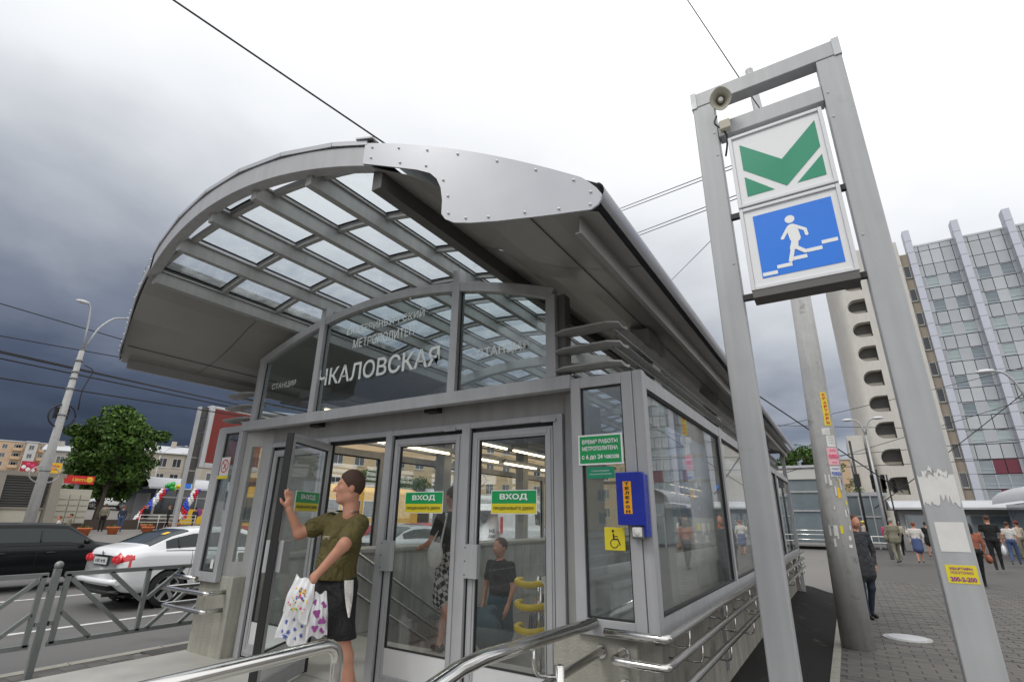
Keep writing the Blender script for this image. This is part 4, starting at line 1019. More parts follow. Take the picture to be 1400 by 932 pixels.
# ================================================================ CARS
def lerp(x, xs_, ys_): return float(np.interp(x, xs_, ys_))
def car(name, label, cat, loc, rz, spec, paint, group=None, detail=True, plate=None):
    """+X is forward. spec: L, W, profile lists"""
    t = thing(name, label, cat, loc, group, local=True, rz=rz)
    L_, W_ = spec['L'], spec['W']; ns = 110
    xs_ = [L_*i/ns for i in range(ns+1)]
    top, belt = spec['top'], spec['belt']       # [(x,z)]
    bot = spec.get('bot', [(0, .30), (.25, .22), (L_-.3, .20), (L_, .28)])
    tx, tz = zip(*top); bx, bz = zip(*belt); ox, oz = zip(*bot)
    wx, ww = zip(*spec['width'])                # half-width fraction along length
    G = []; wheels = spec['wheels']; rw = spec['rw']
    for x in xs_:
        zt, zb, z0 = lerp(x, tx, tz), lerp(x, bx, bz), lerp(x, ox, oz); hw = W_/2*lerp(x, wx, ww)
        cab = max(0, zt-zb); zb = min(zb, zt-.02)
        hr = hw*(.90-.30*min(1, cab/.5)*spec.get('tumble', 1)) if cab > .03 else hw*.86
        pts = [(0, z0), (hw*.70, z0), (hw*.94, z0+.03), (hw*.985, z0+.15), (hw, z0+.30), (hw, (z0+zb)/2+.10), (hw*.995, zb-.10), (hw*.96, zb-.02), (hw*.93, zb+.0)]
        k = 6
        for i in range(1, k+1): f = i/k; pts.append((hw*.93+(hr-hw*.93)*f, zb+(zt-.045-zb)*f if cab > .06 else zb+(zt-zb)*f*.5))
        pts += [(hr*.90, zt-.018), (hr*.6, zt-.004), (0, zt)]
        ring_ = [(x, -a, z) for a, z in pts]+[(x, a, z) for a, z in reversed(pts[1:-1])]
        G.append(ring_)
    nr = len(G[0]); V = np.array(G)
    # round the ends
    for i, x in enumerate(xs_):
        for e, rad in ((x, .22), (L_-x, .30)):
            if e < rad:
                s_ = .80+.20*math.sqrt(max(0, 1-(1-e/rad)**2)); V[i, :, 1] *= s_
                zc = .55; V[i, :, 2] = zc+(V[i, :, 2]-zc)*(.90+.10*math.sqrt(max(0, 1-(1-e/rad)**2)))
    # snap wheel arches
    keep = np.ones((ns, nr), bool)
    for cx in wheels:
        dx = V[..., 0]-cx; dz = V[..., 2]-rw; d = np.hypot(dx, dz); ra = rw*1.13
        side = (np.abs(V[..., 1]) > W_*.30) & (V[..., 2] < rw*2.6)
        near = side & (d > ra*.80) & (d < ra*1.25)
        V[..., 0] = np.where(near, cx+dx/np.maximum(d, 1e-6)*ra, V[..., 0]); V[..., 2] = np.where(near, rw+dz/np.maximum(d, 1e-6)*ra, V[..., 2])
        mid = (V[:-1]+V[1:]+np.roll(V, -1, 1)[:-1]+np.roll(V, -1, 1)[1:])/4
        keep &= ~((np.hypot(mid[..., 0]-cx, mid[..., 2]-rw) < ra*.985) & (np.abs(mid[..., 1]) > W_*.30))
    F = []; mi = []
    wn = spec['win']; ws = spec['wshield']; rs = spec['rear']; mats = [paint, 'car_glass', 'black']
    kk = len(pts)
    gl_lo, gl_hi = 8, 14
    for i in range(ns):
        xm = (xs_[i]+xs_[i+1])/2
        for j in range(nr):
            if not keep[i, j]: continue
            j2 = (j+1) % nr; F.append((i*nr+j, (i+1)*nr+j, (i+1)*nr+j2, i*nr+j2))
            jj = j if j < kk else nr-j-1 if j >= kk else j
            jj = j if j < kk-1 else nr-1-j
            m = 0
            if gl_lo+1 <= jj < gl_hi-1+0 and any(a < xm < c for a, c in wn): m = 1
            if jj >= gl_hi and (ws[0] < xm < ws[1] or rs[0] < xm < rs[1]) and jj > gl_hi-1: m = 1
            if jj == 0 or jj == 1: m = 2
            mi.append(m)
    ends = [tuple(range(nr))[::-1], tuple(ns*nr+j for j in range(nr))]
    F += ends; mi += [0, 0]
    me = bpy.data.meshes.new('body'); me.from_pydata(V.reshape(-1, 3).tolist(), [], F); [me.materials.append(MATS[q]) for q in mats]
    me.polygons.foreach_set('material_index', mi); me.polygons.foreach_set('use_smooth', [True]*len(F)); me.update()
    body = link('body', me, t); ORG[body.name] = Vector((0, 0, 0))
    # dark underbody and wheel wells
    b = MB().mat('black'); b.box(.3, L_-.3, -W_*.30, W_*.30, .19, .42); b.box(wheels[0]-.42, wheels[0]+.42, -W_*.40, W_*.40, .30, .62); b.box(wheels[1]-.42, wheels[1]+.42, -W_*.40, W_*.40, .30, .62)
    for cx in wheels:
        for s_ in (-1, 1): b.tube([(cx, s_*W_*.28, rw), (cx, s_*(W_/2-.02), rw)], rw*1.12, 28, False)
    b.build('underbody', parent=t)
    ty = MB().mat('tyre'); G2 = [(0, rw*.70), (.0, rw*.93), (.025, rw), (.17, rw), (.19, rw*.93), (.19, rw*.70)]
    ty.grid([[(r_*math.cos(a), y_, r_*math.sin(a)) for y_, r_ in G2] for a in [2*math.pi*i/36 for i in range(37)]], True); tyme = ty.mesh('tyre')
    al = MB().mat('alloy'); al.grid([[(r_*math.cos(a), y_, r_*math.sin(a)) for y_, r_ in ((.03, rw*.70), (.008, rw*.715), (.015, rw*.66), (.05, rw*.62), (.12, rw*.60))] for a in [2*math.pi*i/36 for i in range(37)]], True)
    for k in range(spec.get('spokes', 5)):
        a = 2*math.pi*k/spec.get('spokes', 5)+.3; d = Vector((math.cos(a), 0, math.sin(a))); p = Vector((-d.z, 0, d.x))
        al.prism([d*rw*.10+p*rw*.09, d*rw*.67+p*rw*.13, d*rw*.67-p*rw*.13, d*rw*.10-p*rw*.09], (0, .028, 0))
    al.tube([(0, 0.0, 0), (0, .05, 0)], rw*.15, 18); al.mat('black').tube([(0, .075, 0), (0, .08, 0)], rw*.58, 28); alme = al.mesh('rim')
    for cx in wheels:
        for s_ in (-1, 1):
            w = bpy.data.objects.new('wheel', None); C.objects.link(w); w.parent = t; w.location = (cx, s_*(W_/2-.012), rw); w.rotation_euler = (0, 0, 0 if s_ < 0 else math.pi); w.empty_display_size = .1; ORG[w.name] = Vector((0, 0, 0))
            link('tyre', tyme, w); link('rim', alme, w)
    def surf(x, jj, side):    # point on the body side
        i = min(ns, max(0, int(x/L_*ns))); return Vector(V[i, jj if side < 0 else nr-jj])
    if detail:
        for s_ in (-1, 1):
            # door shut lines, handles, mirrors
            for x in spec.get('seams', ()):
                g_ = MB().mat('black'); pts_ = [surf(x, j, s_)+Vector((0, s_*.0015, 0)) for j in range(3, 9)]; g_.tube(pts_, .0035, 6); g_.build('door_gap', parent=t)
            for x in spec.get('handles', ()):
                p_ = surf(x, 6, s_); h = MB().mat(paint if paint != 'car_black' else 'black'); h.tube([p_+Vector((-.09, s_*.012, -.05)), p_+Vector((0, s_*.030, -.045)), p_+Vector((.09, s_*.012, -.05))], .016, 8); h.build('door_handle', parent=t)
            for x in spec.get('pillars', ()):
                pts_ = [surf(x, j, s_)+Vector((0, s_*.003, 0)) for j in range(9, 14)]; g_ = MB().mat('black'); g_.tube(pts_, .016, 6); g_.build('pillar', parent=t)
            xm_ = spec['mirror']; p_ = surf(xm_, 8, s_); MB().mat(paint).ball(p_+Vector((0, s_*.14, .08)), .10, 6, sx=.7, sz=.65).build('mirror', parent=t)
            pts_ = [surf(x, 8, s_)+Vector((0, s_*.004, .006)) for x in [wn[0][0]+(wn[-1][1]-wn[0][0])*i/24 for i in range(25)]]; MB().mat('black').tube(pts_, .006, 6).build('window_trim', parent=t)
    return t, body, V, nr
def zyrot(): pass
SED = dict(L=4.45, W=1.76, top=[(0, .98), (.06, 1.055), (.25, 1.09), (.42, 1.12), (.85, 1.31), (1.25, 1.415), (1.8, 1.445), (2.3, 1.42), (2.75, 1.30), (3.4, .98), (3.9, .90), (4.3, .76), (4.45, .62)],
    belt=[(0, .93), (.4, 1.01), (1.3, .99), (2.7, .93), (3.6, .88), (4.3, .72), (4.5, .58)], bot=[(0, .40), (.10, .30), (.5, .24), (4.2, .20), (4.5, .28)],
    width=[(0, .93), (.3, .97), (1.0, 1.0), (3.4, 1.0), (4.1, .95), (4.5, .86)], wheels=(.86, 3.56), rw=.325, win=((.74, 3.08),), wshield=(2.46, 3.35), rear=(.44, 1.18), seams=(1.25, 2.1, 3.05), handles=(1.5, 2.45), pillars=(1.0, 2.12), mirror=2.95, tumble=.75)
t, body, V, nr = car('parked_car', 'white saloon car seen from behind through the zigzag fence', 'car', (-12.22, 4.75, -.05), R(90), SED, 'car_white')
ORG[t.name] = Vector((0, 0, 0))
# rear end details (local: +x forward, rear at x=0, right side is -y)
for s_ in (-1, 1):
    l = MB().mat('tail_red'); l.ball((.005, s_*.575, .862), .20, 10, sx=.14, sz=.40)
    l.mat('red_ink').ball((-.018, s_*.50, .862), .045, 6, sx=.4); l.ball((-.016, s_*.64, .862), .045, 6, sx=.4); l.build('tail_light', parent=t)
me_ = body.data; me_.materials.append(MATS['tail_red'])
for p_ in me_.polygons:
    c_ = p_.center
    if len(p_.vertices) == 4 and c_.x < .24-.9*abs(c_.z-.87) and .79 < c_.z < .95 and abs(c_.y) > .55: p_.material_index = 3
p = MB().mat('white_panel').box(-.030, .0, -.27, .27, .775, .895); p.mat('black').box(-.02, .02, -.285, .285, .76, .91); pl_ = p.build('number_plate', parent=t)
text('е 031 тв 96', 'black_ink', (-.032, 0, .835), (0, -1, 0), FZ, .42, .062, parent=t, bold=.02)
MB().mat('car_white').tube([(-.01, -.86, .50), (-.06, -.6, .50), (-.085, 0, .50), (-.06, .6, .50), (-.01, .86, .50)], .05, 10).build('bumper', parent=t)
MB().mat('black').tube([(.03, -.84, .335), (-.03, -.6, .32), (-.05, 0, .32), (-.03, .6, .32), (.03, .84, .335)], .035, 8).build('bumper_lip', parent=t)
MB().mat('alloy').ball((-.012, 0, .975), .038, 6, sx=.3).build('badge', parent=t)
MB().mat('black').tube([(-.04, -.45, .27), (.3, -.45, .27)], .035, 10).build('exhaust', parent=t)
MB().mat('banner_yellow').add([(.80, -.44, 1.292), (.80, -.28, 1.298), (.92, -.28, 1.338), (.92, -.44, 1.332)], [(0, 1, 2, 3)]).build('yellow_sticker', parent=t)
HAT = dict(L=4.0, W=1.65, top=[(0, .95), (.08, 1.02), (.55, 1.34), (.9, 1.395), (1.8, 1.40), (2.35, 1.375), (2.95, .98), (3.1, .95), (3.9, .83), (4.0, .72)],
    belt=[(0, .90), (1.5, .91), (3.0, .90), (3.85, .80), (4.0, .68)], bot=[(0, .36), (.2, .26), (3.8, .24), (4.0, .34)],
    width=[(0, .95), (.3, .99), (1.0, 1.0), (3.4, 1.0), (3.9, .96), (4.0, .94)], wheels=(.78, 3.22), rw=.29, win=((.52, 2.72),), wshield=(2.42, 2.93), rear=(.12, .50), seams=(.95, 1.85, 2.85), handles=(1.2, 2.1), pillars=(.98, 1.86), mirror=2.7, tumble=.6)
t, *_ = car('parked_car', 'black boxy hatchback on the road at the far left behind the white saloon', 'car', (-16.6, 3.0, .0), R(90), HAT, 'car_black')
l = MB().mat('black'); l.tube([(-.02, -.78, .45), (-.05, 0, .45), (-.02, .78, .45)], .06, 8); l.build('bumper', parent=t)
SUV = dict(L=4.6, W=1.85, top=[(0, 1.2), (.1, 1.5), (.4, 1.66), (1.2, 1.70), (2.4, 1.68), (2.8, 1.6), (3.4, 1.12), (4.3, 1.0), (4.6, .8)],
    belt=[(0, 1.1), (3.0, 1.08), (4.3, .95), (4.6, .78)], width=[(0, .95), (1, 1), (3.8, 1), (4.6, .88)], wheels=(.9, 3.6), rw=.37, win=((.5, 3.2),), wshield=(2.85, 3.35), rear=(.1, .35), seams=(), handles=(), pillars=(1.2, 2.1), mirror=3.0, tumble=.5, bot=[(0, .42), (.3, .34), (4.3, .32), (4.6, .42)])
car('parked_car', 'white off-road car parked uphill beside the big tree', 'car', (-72, 24.6, zg(-72)), R(75), SUV, 'car_white', detail=False)
car('parked_car', 'dark saloon parked beyond the white off-road car', 'car', (-92, 39, zg(-92)), R(75), SED, 'car_black', detail=False)
car('parked_car', 'red car seen through the left entrance door glass', 'car', (-16.6, 17.0, -.05), R(92), SED, 'car_red', detail=False)
car('parked_car', 'silver estate car seen through the left entrance door below the red car', 'car', (-12.4, 11.6, -.05), R(90), SED, 'car_silver', detail=False)
car('parked_car', 'white saloon seen through the right entrance door glass', 'car', (-14.4, 28.5, -.05), R(90), SED, 'car_white', detail=False)
VAN = dict(L=5.2, W=1.95, top=[(0, 2.2), (.1, 2.35), (3.6, 2.35), (4.1, 2.1), (4.5, 1.25), (5.1, 1.05), (5.2, .8)], belt=[(0, 1.2), (4.6, 1.15), (5.2, .8)], width=[(0, 1), (4.8, 1), (5.2, .9)],
    wheels=(1.0, 4.2), rw=.35, win=((3.3, 4.4),), wshield=(4.05, 4.5), rear=(0, .01), mirror=4.1, tumble=.25, bot=[(0, .4), (5.2, .4)])
t, *_ = car('parked_van', 'white van with red upright tail lamp seen through the right door glass', 'van', (-15.0, 21.6, -.05), R(90), VAN, 'car_white', detail=False)
for s_ in (-1, 1): MB().mat('tail_red').box(-.03, .03, s_*.90-.06, s_*.90+.06, 1.0, 1.75).build('tail_light', parent=t)
text('ЖЕ', 'black_ink', (-.012, -.35, 1.1), (0, -1, 0), FZ, .35, .16, parent=t, bold=.03); text('АМ!', 'black_ink', (-.012, -.35, .86), (0, -1, 0), FZ, .40, .16, parent=t, bold=.03)
# ================================================================ TRAMS
def tram(label, x, y0, y1, up, low, panto=True, grp=None):
    t = thing('tram', label, 'tram', (x, y0, -.04), grp)
    w = 1.25; z0 = -.1
    b = MB(); b.mat(low).box(x-w, x+w, y0, y1, z0+.35, z0+1.25); b.mat(up).box(x-w, x+w, y0+.02, y1-.02, z0+1.25, z0+3.0)
    b.mat(up); n = 12
    b.grid([[(x+w*math.sin(a)*1.0, y, z0+3.0+.42*math.cos(a)) for a in [R(-90+180*i/n) for i in range(n+1)]] for y in (y0+.02, y1-.02)], True)
    b.mat('black').box(x-w+.1, x+w-.1, y0+.3, y1-.3, z0+.0, z0+.36); b.build('body', parent=t)
    r = MB().mat('roof_light'); 
    r.box(x-.8, x+.8, y0+1.5, y0+4, z0+3.35, z0+3.62); r.box(x-.8, x+.8, y1-5, y1-2, z0+3.35, z0+3.6); r.build('roof_box', parent=t)
    wme = MB().mat('window_dark').box(-.015, .015, -.58, .58, -.42, .42).mat('tram_white').box(-.02, .014, -.62, .62, -.46, .46).mesh('window')
    k = int((y1-y0-1)/1.45)
    for i in range(k):
        inst('window', wme, t, (w+.012, .9+i*1.45, 2.05))
    for s_, m_2 in ((0, 'tram_white'), (1, 'tram_red')):
        MB().mat(m_2).box(x+w, x+w+.012, y0+.02, y1-.02, z0+1.28-s_*.35, z0+1.38-s_*.30).build('stripe', parent=t)
    MB().mat('window_dark').box(x-.95, x+.95, y0-.02, y0+.03, z0+1.4, z0+2.5).build('windscreen', parent=t)
    if panto:
        b = MB().mat('black'); yc = (y0+y1)/2
        for dx in (-.6, .6): b.beam((x+dx, yc-1.6, z0+3.5), (x+dx*.8, yc, z0+4.5), .05, .05); b.beam((x+dx*.8, yc, z0+4.5), (x+dx*.7, yc-1.2, z0+5.4), .04, .04)
        b.beam((x-.9, yc-1.2, z0+5.42), (x+.9, yc-1.2, z0+5.42), .06, .05); b.box(x-.7, x+.7, yc-1.9, yc-1.3, z0+3.42, z0+3.55); b.build('pantograph', parent=t)
tram('yellow tram with red skirt seen beside the man through the open door', -24, 14.6, 25.2, 'tram_yellow', 'tram_red', False)
tram('white roofed tram with pantograph seen through the left entrance door', -24, 26.6, 41, 'tram_white', 'tram_yellow')
MB_ = MB().mat('tram_yellow').box(-24.7, -23.6, 16.3, 17.4, 3.3, 3.85); o = MB_.build('roof_unit', parent=[q for q in bpy.data.objects if q.name == 'tram'][0])

# ================================================================ PEOPLE
def rotz(p, a): return (p[0]*math.cos(a)-p[1]*math.sin(a), p[0]*math.sin(a)+p[1]*math.cos(a), p[2])
def person(label, loc, face, h=1.72, top='grey_cloth', leg='black_cloth', hair='hair_brown', skirt=0., sleeve=1., stride=.0, arms=((.05, .1), (.05, .1)), build=1., cell=.022, hat=None, long_hair=False, sit=False, group=None, bag=None, shoe='black', jacket=0., bald=False):
    """face: heading in radians (direction faced, 0 = +Y). Local frame: forward +y."""
    s = h/1.75; B = build; m = ['skin', top, leg, hair, shoe]
    hipz = .95 if not sit else .48
    pr = []
    def c(a, b, ra, rb, mi): pr.append(('c', tuple(q*s for q in a), tuple(q*s for q in b), ra*s, rb*s, mi))
    def e(cc, r, mi): pr.append(('e', tuple(q*s for q in cc), tuple(q*s for q in r), mi))
    dz = hipz-.95
    hd = (0, .02, 1.62+dz)
    e(hd, (.075, .095, .115), 0); e((0, .06, 1.575+dz), (.052, .06, .06), 0)
    c((0, .108, 1.625+dz), (0, .125, 1.60+dz), .012, .018, 0)
    for q in (-1, 1): e((q*.078, .01, 1.61+dz), (.014, .022, .032), 0)
    if not bald: e((0, -.005, 1.66+dz), (.084, .100, .092), 3)
    else: e((0, -.03, 1.63+dz), (.080, .082, .07), 3)
    if long_hair: e((0, -.05, 1.56+dz), (.095, .075, .14), 3)
    c((0, -.01, 1.42+dz), (0, .01, 1.54+dz), .058, .050, 0)
    # torso
    e((0, 0, 1.27+dz), (.165*B, .105*B, .19), 1); e((0, .0, 1.40+dz), (.17*B, .075*B, .07), 1); e((0, .01, 1.10+dz), (.15*B, .11*B, .16), 1)
    e((0, -.01, .95+dz), (.165*B, .12*B, .12), 2 if not jacket else 1)
    if jacket: c((.06, 0, .95+dz), (.07, 0, .95+dz-jacket), .125*B, .13*B, 1); c((-.06, 0, .95+dz), (-.07, 0, .95+dz-jacket), .125*B, .13*B, 1)
    for q, st, (sw, bend) in ((-1, -stride, arms[0]), (1, stride, arms[1])):
        hp = (q*.09, 0, .92+dz)
        if sit: kn = (q*.12, .42, .50); an = (q*.12, .40, .08)
        else: kn = (q*.095, .10*abs(st)+st*.30, .50); an = (q*.09, st*.62-(.12 if st < 0 else 0), .085+(.06 if st < -.2 else 0))
        lm_ = 0 if skirt else 2
        if skirt and not sit: c(hp, kn, .085, .055, 0); c(kn, an, .052, .034, 0)
        else: c(hp, kn, .092*B, .062, 2); c(kn, an, .060, .044, 2)
        c((an[0], an[1]-.03, .045), (an[0]*1.05, an[1]+.14, .035), .040, .030, 4)
        sh = (q*.175*B, 0, 1.40+dz); el_ = (q*(.215*B+.02), sw*.30-.02, 1.13+dz+abs(sw)*.04)
        f = sw+bend; ha = (q*.20*B, el_[1]+.25*math.sin(f), el_[2]-.25*math.cos(f))
        if sleeve >= .9: c(sh, el_, .058, .046, 1); c(el_, ha, .044, .034, 1)
        else: md = tuple(sh[i]+(el_[i]-sh[i])*.6 for i in range(3)); c(sh, md, .060, .052, 1); c(md, el_, .042, .038, 0); c(el_, ha, .038, .026, 0)
        hv = Vector(ha)-Vector(el_); hv.normalize(); he = Vector(ha)+hv*.07; c(ha, tuple(he), .030, .026, 0)
        for k in range(4): c(tuple(he+Vector((0, -.02+.014*k, 0))), tuple(he+hv*.065+Vector((-q*.01, -.02+.013*k, 0))), .010, .008, 0)
        c(tuple(Vector(ha)+hv*.02+Vector((0, .025, 0))), tuple(Vector(ha)+hv*.07+Vector((-q*.01, .045, 0))), .012, .009, 0)
    if skirt:
        c((0, 0, .95+dz), (0, 0, .95-skirt+.15), .135*B, .17*B, 2); c((-.06, 0, .95), (-.07, 0, .95-skirt+.14), .12, .135, 2); c((.06, 0, .95), (.07, 0, .95-skirt+.14), .12, .135, 2)
    if hat: e((0, 0, 1.725+dz), (.10, .11, .045), 5); e((0, .02, 1.70+dz), (.14, .15, .016), 5); m.append(hat)
    pr2 = []
    for p in pr:
        if p[0] == 'c': pr2.append(('c', rotz(p[1], face), rotz(p[2], face), p[3], p[4], p[5]))
        else:
            ca, sa = math.cos(face), math.sin(face); pr2.append(('e', rotz(p[1], face), p[2], p[3], ((ca, -sa, 0), (sa, ca, 0), (0, 0, 1))))
    t = thing('person', label, 'person', loc, group, local=True)
    sdf_mesh('body', pr2, cell, m, .035*s, parent=t)
    if bag:
        bm_, off, sz = bag; p_ = rotz(off, face); sdf_mesh('bag', [('e', (p_[0], p_[1], p_[2]), sz, 0), ('c', (p_[0], p_[1], p_[2]+sz[2]*.8), (p_[0], p_[1], p_[2]+sz[2]+.15), .02, .015, 0)], .02, [bm_], .05, parent=t)
    return t
# the man in the suit behind the pole
person('person in a dark grey suit with reddish face half hidden behind the concrete pole', (.10, 12.3, 0), R(-150), 1.80, 'suit', 'navy', 'hair_brown', stride=.05, jacket=.22, cell=.014, build=1.05)
rp_ = 'pedestrians on the right pavement'
person('person in a grey green jacket and trousers walking away with a shoulder bag', (1.55, 28, .1), R(10), 1.76, 'khaki', 'khaki', 'hair_grey', stride=.25, group=rp_, build=1.15, jacket=.1, bag=('khaki', (-.28, 0, .95), (.07, .16, .14)))
person('person with red hair, white jacket and blue skirt walking away', (2.35, 28.6, .1), R(0), 1.62, 'white_cloth', 'blue_skirt', 'hair_red', skirt=.50, stride=.1, group=rp_, build=1.2, bag=('cream_cloth', (-.28, 0, 1.15), (.05, .12, .13)))
person('person dressed all in black just left of the right pylon post', (3.3, 34, .1), R(5), 1.65, 'black_cloth', 'black_cloth', 'hair_black', skirt=.4, group=rp_)
person('person in a bright pink top beyond the grey green jacket', (1.9, 40, .1), R(0), 1.6, 'pink_cloth', 'grey_cloth', 'hair_black', group=rp_)
person('person in pale clothes with a yellow cap far down the pavement', (.8, 40, .1), R(120), 1.65, 'cream_cloth', 'grey_cloth', 'hair_brown', hat='sticker_yellow', group=rp_)
person('person in a rust blouse carrying a brown handbag right of the pylon', (2.92, 20.2, .0), R(12), 1.70, 'rust', 'black_cloth', 'hair_black', skirt=0, sleeve=1, stride=.15, group=rp_, build=1.15, long_hair=True, bag=('rust', (.34, .1, .72), (.08, .16, .12)))
person('person in a black T-shirt and black trousers with bare arms', (4.35, 26, .12), R(-5), 1.86, 'black_cloth', 'black_cloth', 'hair_brown', sleeve=.4, stride=.12, arms=((.15, .2), (.1, .1)), group=rp_, build=1.15)
person('person in a white T-shirt and jeans carrying a white plastic bag', (5.6, 30, .12), R(-20), 1.66, 'white_cloth', 'jeans', 'hair_brown', sleeve=.4, stride=.25, group=rp_, bag=('plastic_bag', (-.3, .1, .5), (.09, .16, .22)))
person('person in a dark red hat at the right edge of the photo', (6.9, 35, .12), R(30), 1.70, 'cream_cloth', 'khaki', 'hair_brown', hat='brick_red', group=rp_)
person('person in a blue jacket far along the pavement behind the white jacket', (3.0, 47, .1), R(170), 1.7, 'jeans', 'grey_cloth', 'hair_brown', group=rp_, stride=.2)
person('person in a tan coat far along the pavement left of the black clothes', (2.7, 42, .1), R(20), 1.66, 'cream_cloth', 'black_cloth', 'hair_grey', group=rp_, stride=.2)
person('person in an orange top beyond the bare armed person in black', (5.0, 38, .1), R(0), 1.66, 'orange_cloth', 'jeans', 'hair_red', group=rp_, stride=.2)
person('person in dark jacket at the far right before the curved roof pavilion', (7.6, 31.5, .12), R(-30), 1.76, 'navy', 'grey_cloth', 'hair_black', group=rp_, stride=.3)
lp_ = 'people on the plaza across the road'
def L3(x, y): return (x, y, zg(x))
person('person in khaki shirt and black trousers standing beside the one in jeans', L3(-42.9, 16.1), R(60), 1.80, 'khaki', 'black_cloth', 'hair_brown', group=lp_)
person('person in dark top and blue jeans standing beside the khaki shirt', L3(-42.3, 16.95), R(60), 1.74, 'navy', 'jeans', 'hair_red', group=lp_)
person('person in black top and trousers by the left balloon column', L3(-45.8, 19.9), R(-80), 1.76, 'black_cloth', 'black_cloth', 'hair_brown', group=lp_, stride=.05)
person('person in black suit with white shirt front between the balloon columns', L3(-44.6, 21.0), R(140), 1.76, 'black_cloth', 'black_cloth', 'hair_red', group=lp_, stride=.15)
person('person in flowered orange clothes seated before the banner', L3(-46.5, 22.7), R(150), 1.7, 'rust', 'black_cloth', 'hair_red', sit=True, group=lp_)
person('person in dark green coat and round hat by the white banner', L3(-46, 23.7), R(90), 1.60, 'navy', 'black_cloth', 'hair_black', hat='black_cloth', group=lp_)
person('person in bright orange jacket bending near the booth', L3(-46, 24.9), R(-60), 1.66, 'orange_cloth', 'black_cloth', 'hair_red', group=lp_)
person('person in pale top and jeans right of the orange jacket', L3(-47, 25.8), R(100), 1.72, 'cream_cloth', 'jeans', 'hair_brown', group=lp_)
person('person in a tan jacket seated by the flower tubs', L3(-38.7, 12.9), R(160), 1.75, 'khaki', 'khaki', 'hair_brown', sit=True, group=lp_)
person('person in a white jacket over a black top seated in front of the tan jacket', L3(-36.2, 11.6), R(150), 1.62, 'white_cloth', 'cream_cloth', 'hair_red', sit=True, group=lp_)
person('tiny person in blue walking on the far street near the pink facade', L3(-75, 31.5), R(60), 1.75, 'jeans', 'jeans', 'hair_black', group=lp_)
# behind the entrance doors
t = person('person with a white shoulder bag and plaid skirt stepping out behind the left door', (-3.74, 4.74, .27), R(75), 1.72, 'black_cloth', 'plaid', 'hair_brown', skirt=.50, sleeve=.3, stride=.42, cell=.014, arms=((.3, 1.0), (.3, 1.0)))
b = []; sdf_mesh('shoulder_bag', [('e', (-.02, -.26, 1.00), (.10, .05, .13), 0), ('c', (-.08, -.25, 1.10), (0, -.14, 1.42), .014, .012, 0), ('c', (.04, -.25, 1.10), (.02, -.14, 1.42), .014, .012, 0)], .012, ['white_cloth'], .03, parent=t)
t = person('person in a black short sleeved top coming up the stairs with a dark bag', (-4.02, 6.15, -.30), R(170), 1.70, 'black_cloth', 'teal_cloth', 'hair_brown', skirt=.5, sleeve=.45, cell=.014, build=1.1, arms=((.1, .25), (.1, .25)))
sdf_mesh('carried_bag', [('e', (.05, -.34, .62), (.20, .12, .22), 0), ('e', (-.22, -.32, .72), (.16, .10, .18), 0), ('c', (-.2, -.3, .8), (.1, -.3, .88), .05, .05, 0)], .016, ['teal_cloth'], .06, parent=t)
person('person in a dark pinstripe shirt behind the yellow ringed post', (-4.35, 7.85, -1.22), R(165), 1.74, 'pinstripe', 'navy', 'hair_brown', sleeve=1, cell=.016, build=1.05)

# ---- the man at the door, built in detail
t = thing('person', 'person in olive T-shirt and black capri trousers pushing the door with shopping bags in hand', 'person', (-3.62, 3.10, .27))
FL = .27; Rh = Vector((-.668, -.744, 0)); Rh.normalize()            # the way he faces
Sd = Vector((-Rh.y, Rh.x, 0))                                      # towards his left
def FR(f, s, z, o=(-3.62, 3.16)): return (o[0]+Rh.x*f+Sd.x*s, o[1]+Rh.y*f+Sd.y*s, z)
tf = Vector((-.15, -.99, 0)).normalized(); ts = Vector((-tf.y, tf.x, 0))   # torso turned towards the street
def TR(f, s, z, o=(-3.70, 3.17)): return (o[0]+tf.x*f+ts.x*s, o[1]+tf.y*f+ts.y*s, z)
Hrot = ((Rh.x, Sd.x, 0), (Rh.y, Sd.y, 0), (0, 0, 1)); Trot = ((tf.x, ts.x, 0), (tf.y, ts.y, 0), (0, 0, 1))
HO = (-3.62, 3.12)
def HD(f, s, z): return FR(f, s, z, HO)
pr = [('e', HD(-.012, 0, 1.905), (.108, .080, .110), 0, Hrot), ('e', HD(.035, 0, 1.835), (.068, .064, .075), 0, Hrot),
      ('c', HD(.075, 0, 1.775), HD(.060, 0, 1.785), .024, .03, 0), ('c', HD(-.01, .04, 1.80), HD(.06, .02, 1.775), .035, .028, 0), ('c', HD(-.01, -.04, 1.80), HD(.06, -.02, 1.775), .035, .028, 0),
      ('c', HD(.096, 0, 1.900), HD(.124, 0, 1.855), .010, .015, 0), ('c', HD(.100, .013, 1.852), HD(.100, -.013, 1.852), .010, .010, 0),
      ('c', HD(.080, .03, 1.918), HD(.080, -.03, 1.918), .018, .018, 0), ('e', HD(.098, 0, 1.818), (.012, .024, .009), 1, Hrot), ('e', HD(.094, 0, 1.806), (.012, .020, .008), 1, Hrot),
      ('e', HD(.068, .045, 1.865), (.022, .02, .022), 0, Hrot), ('e', HD(.068, -.045, 1.865), (.022, .02, .022), 0, Hrot),
      ('e', HD(-.02, .079, 1.868), (.021, .009, .032), 0, Hrot), ('e', HD(-.02, -.079, 1.868), (.021, .009, .032), 0, Hrot),
      ('c', HD(-.035, 0, 1.66), HD(-.02, 0, 1.80), .070, .062, 0)]
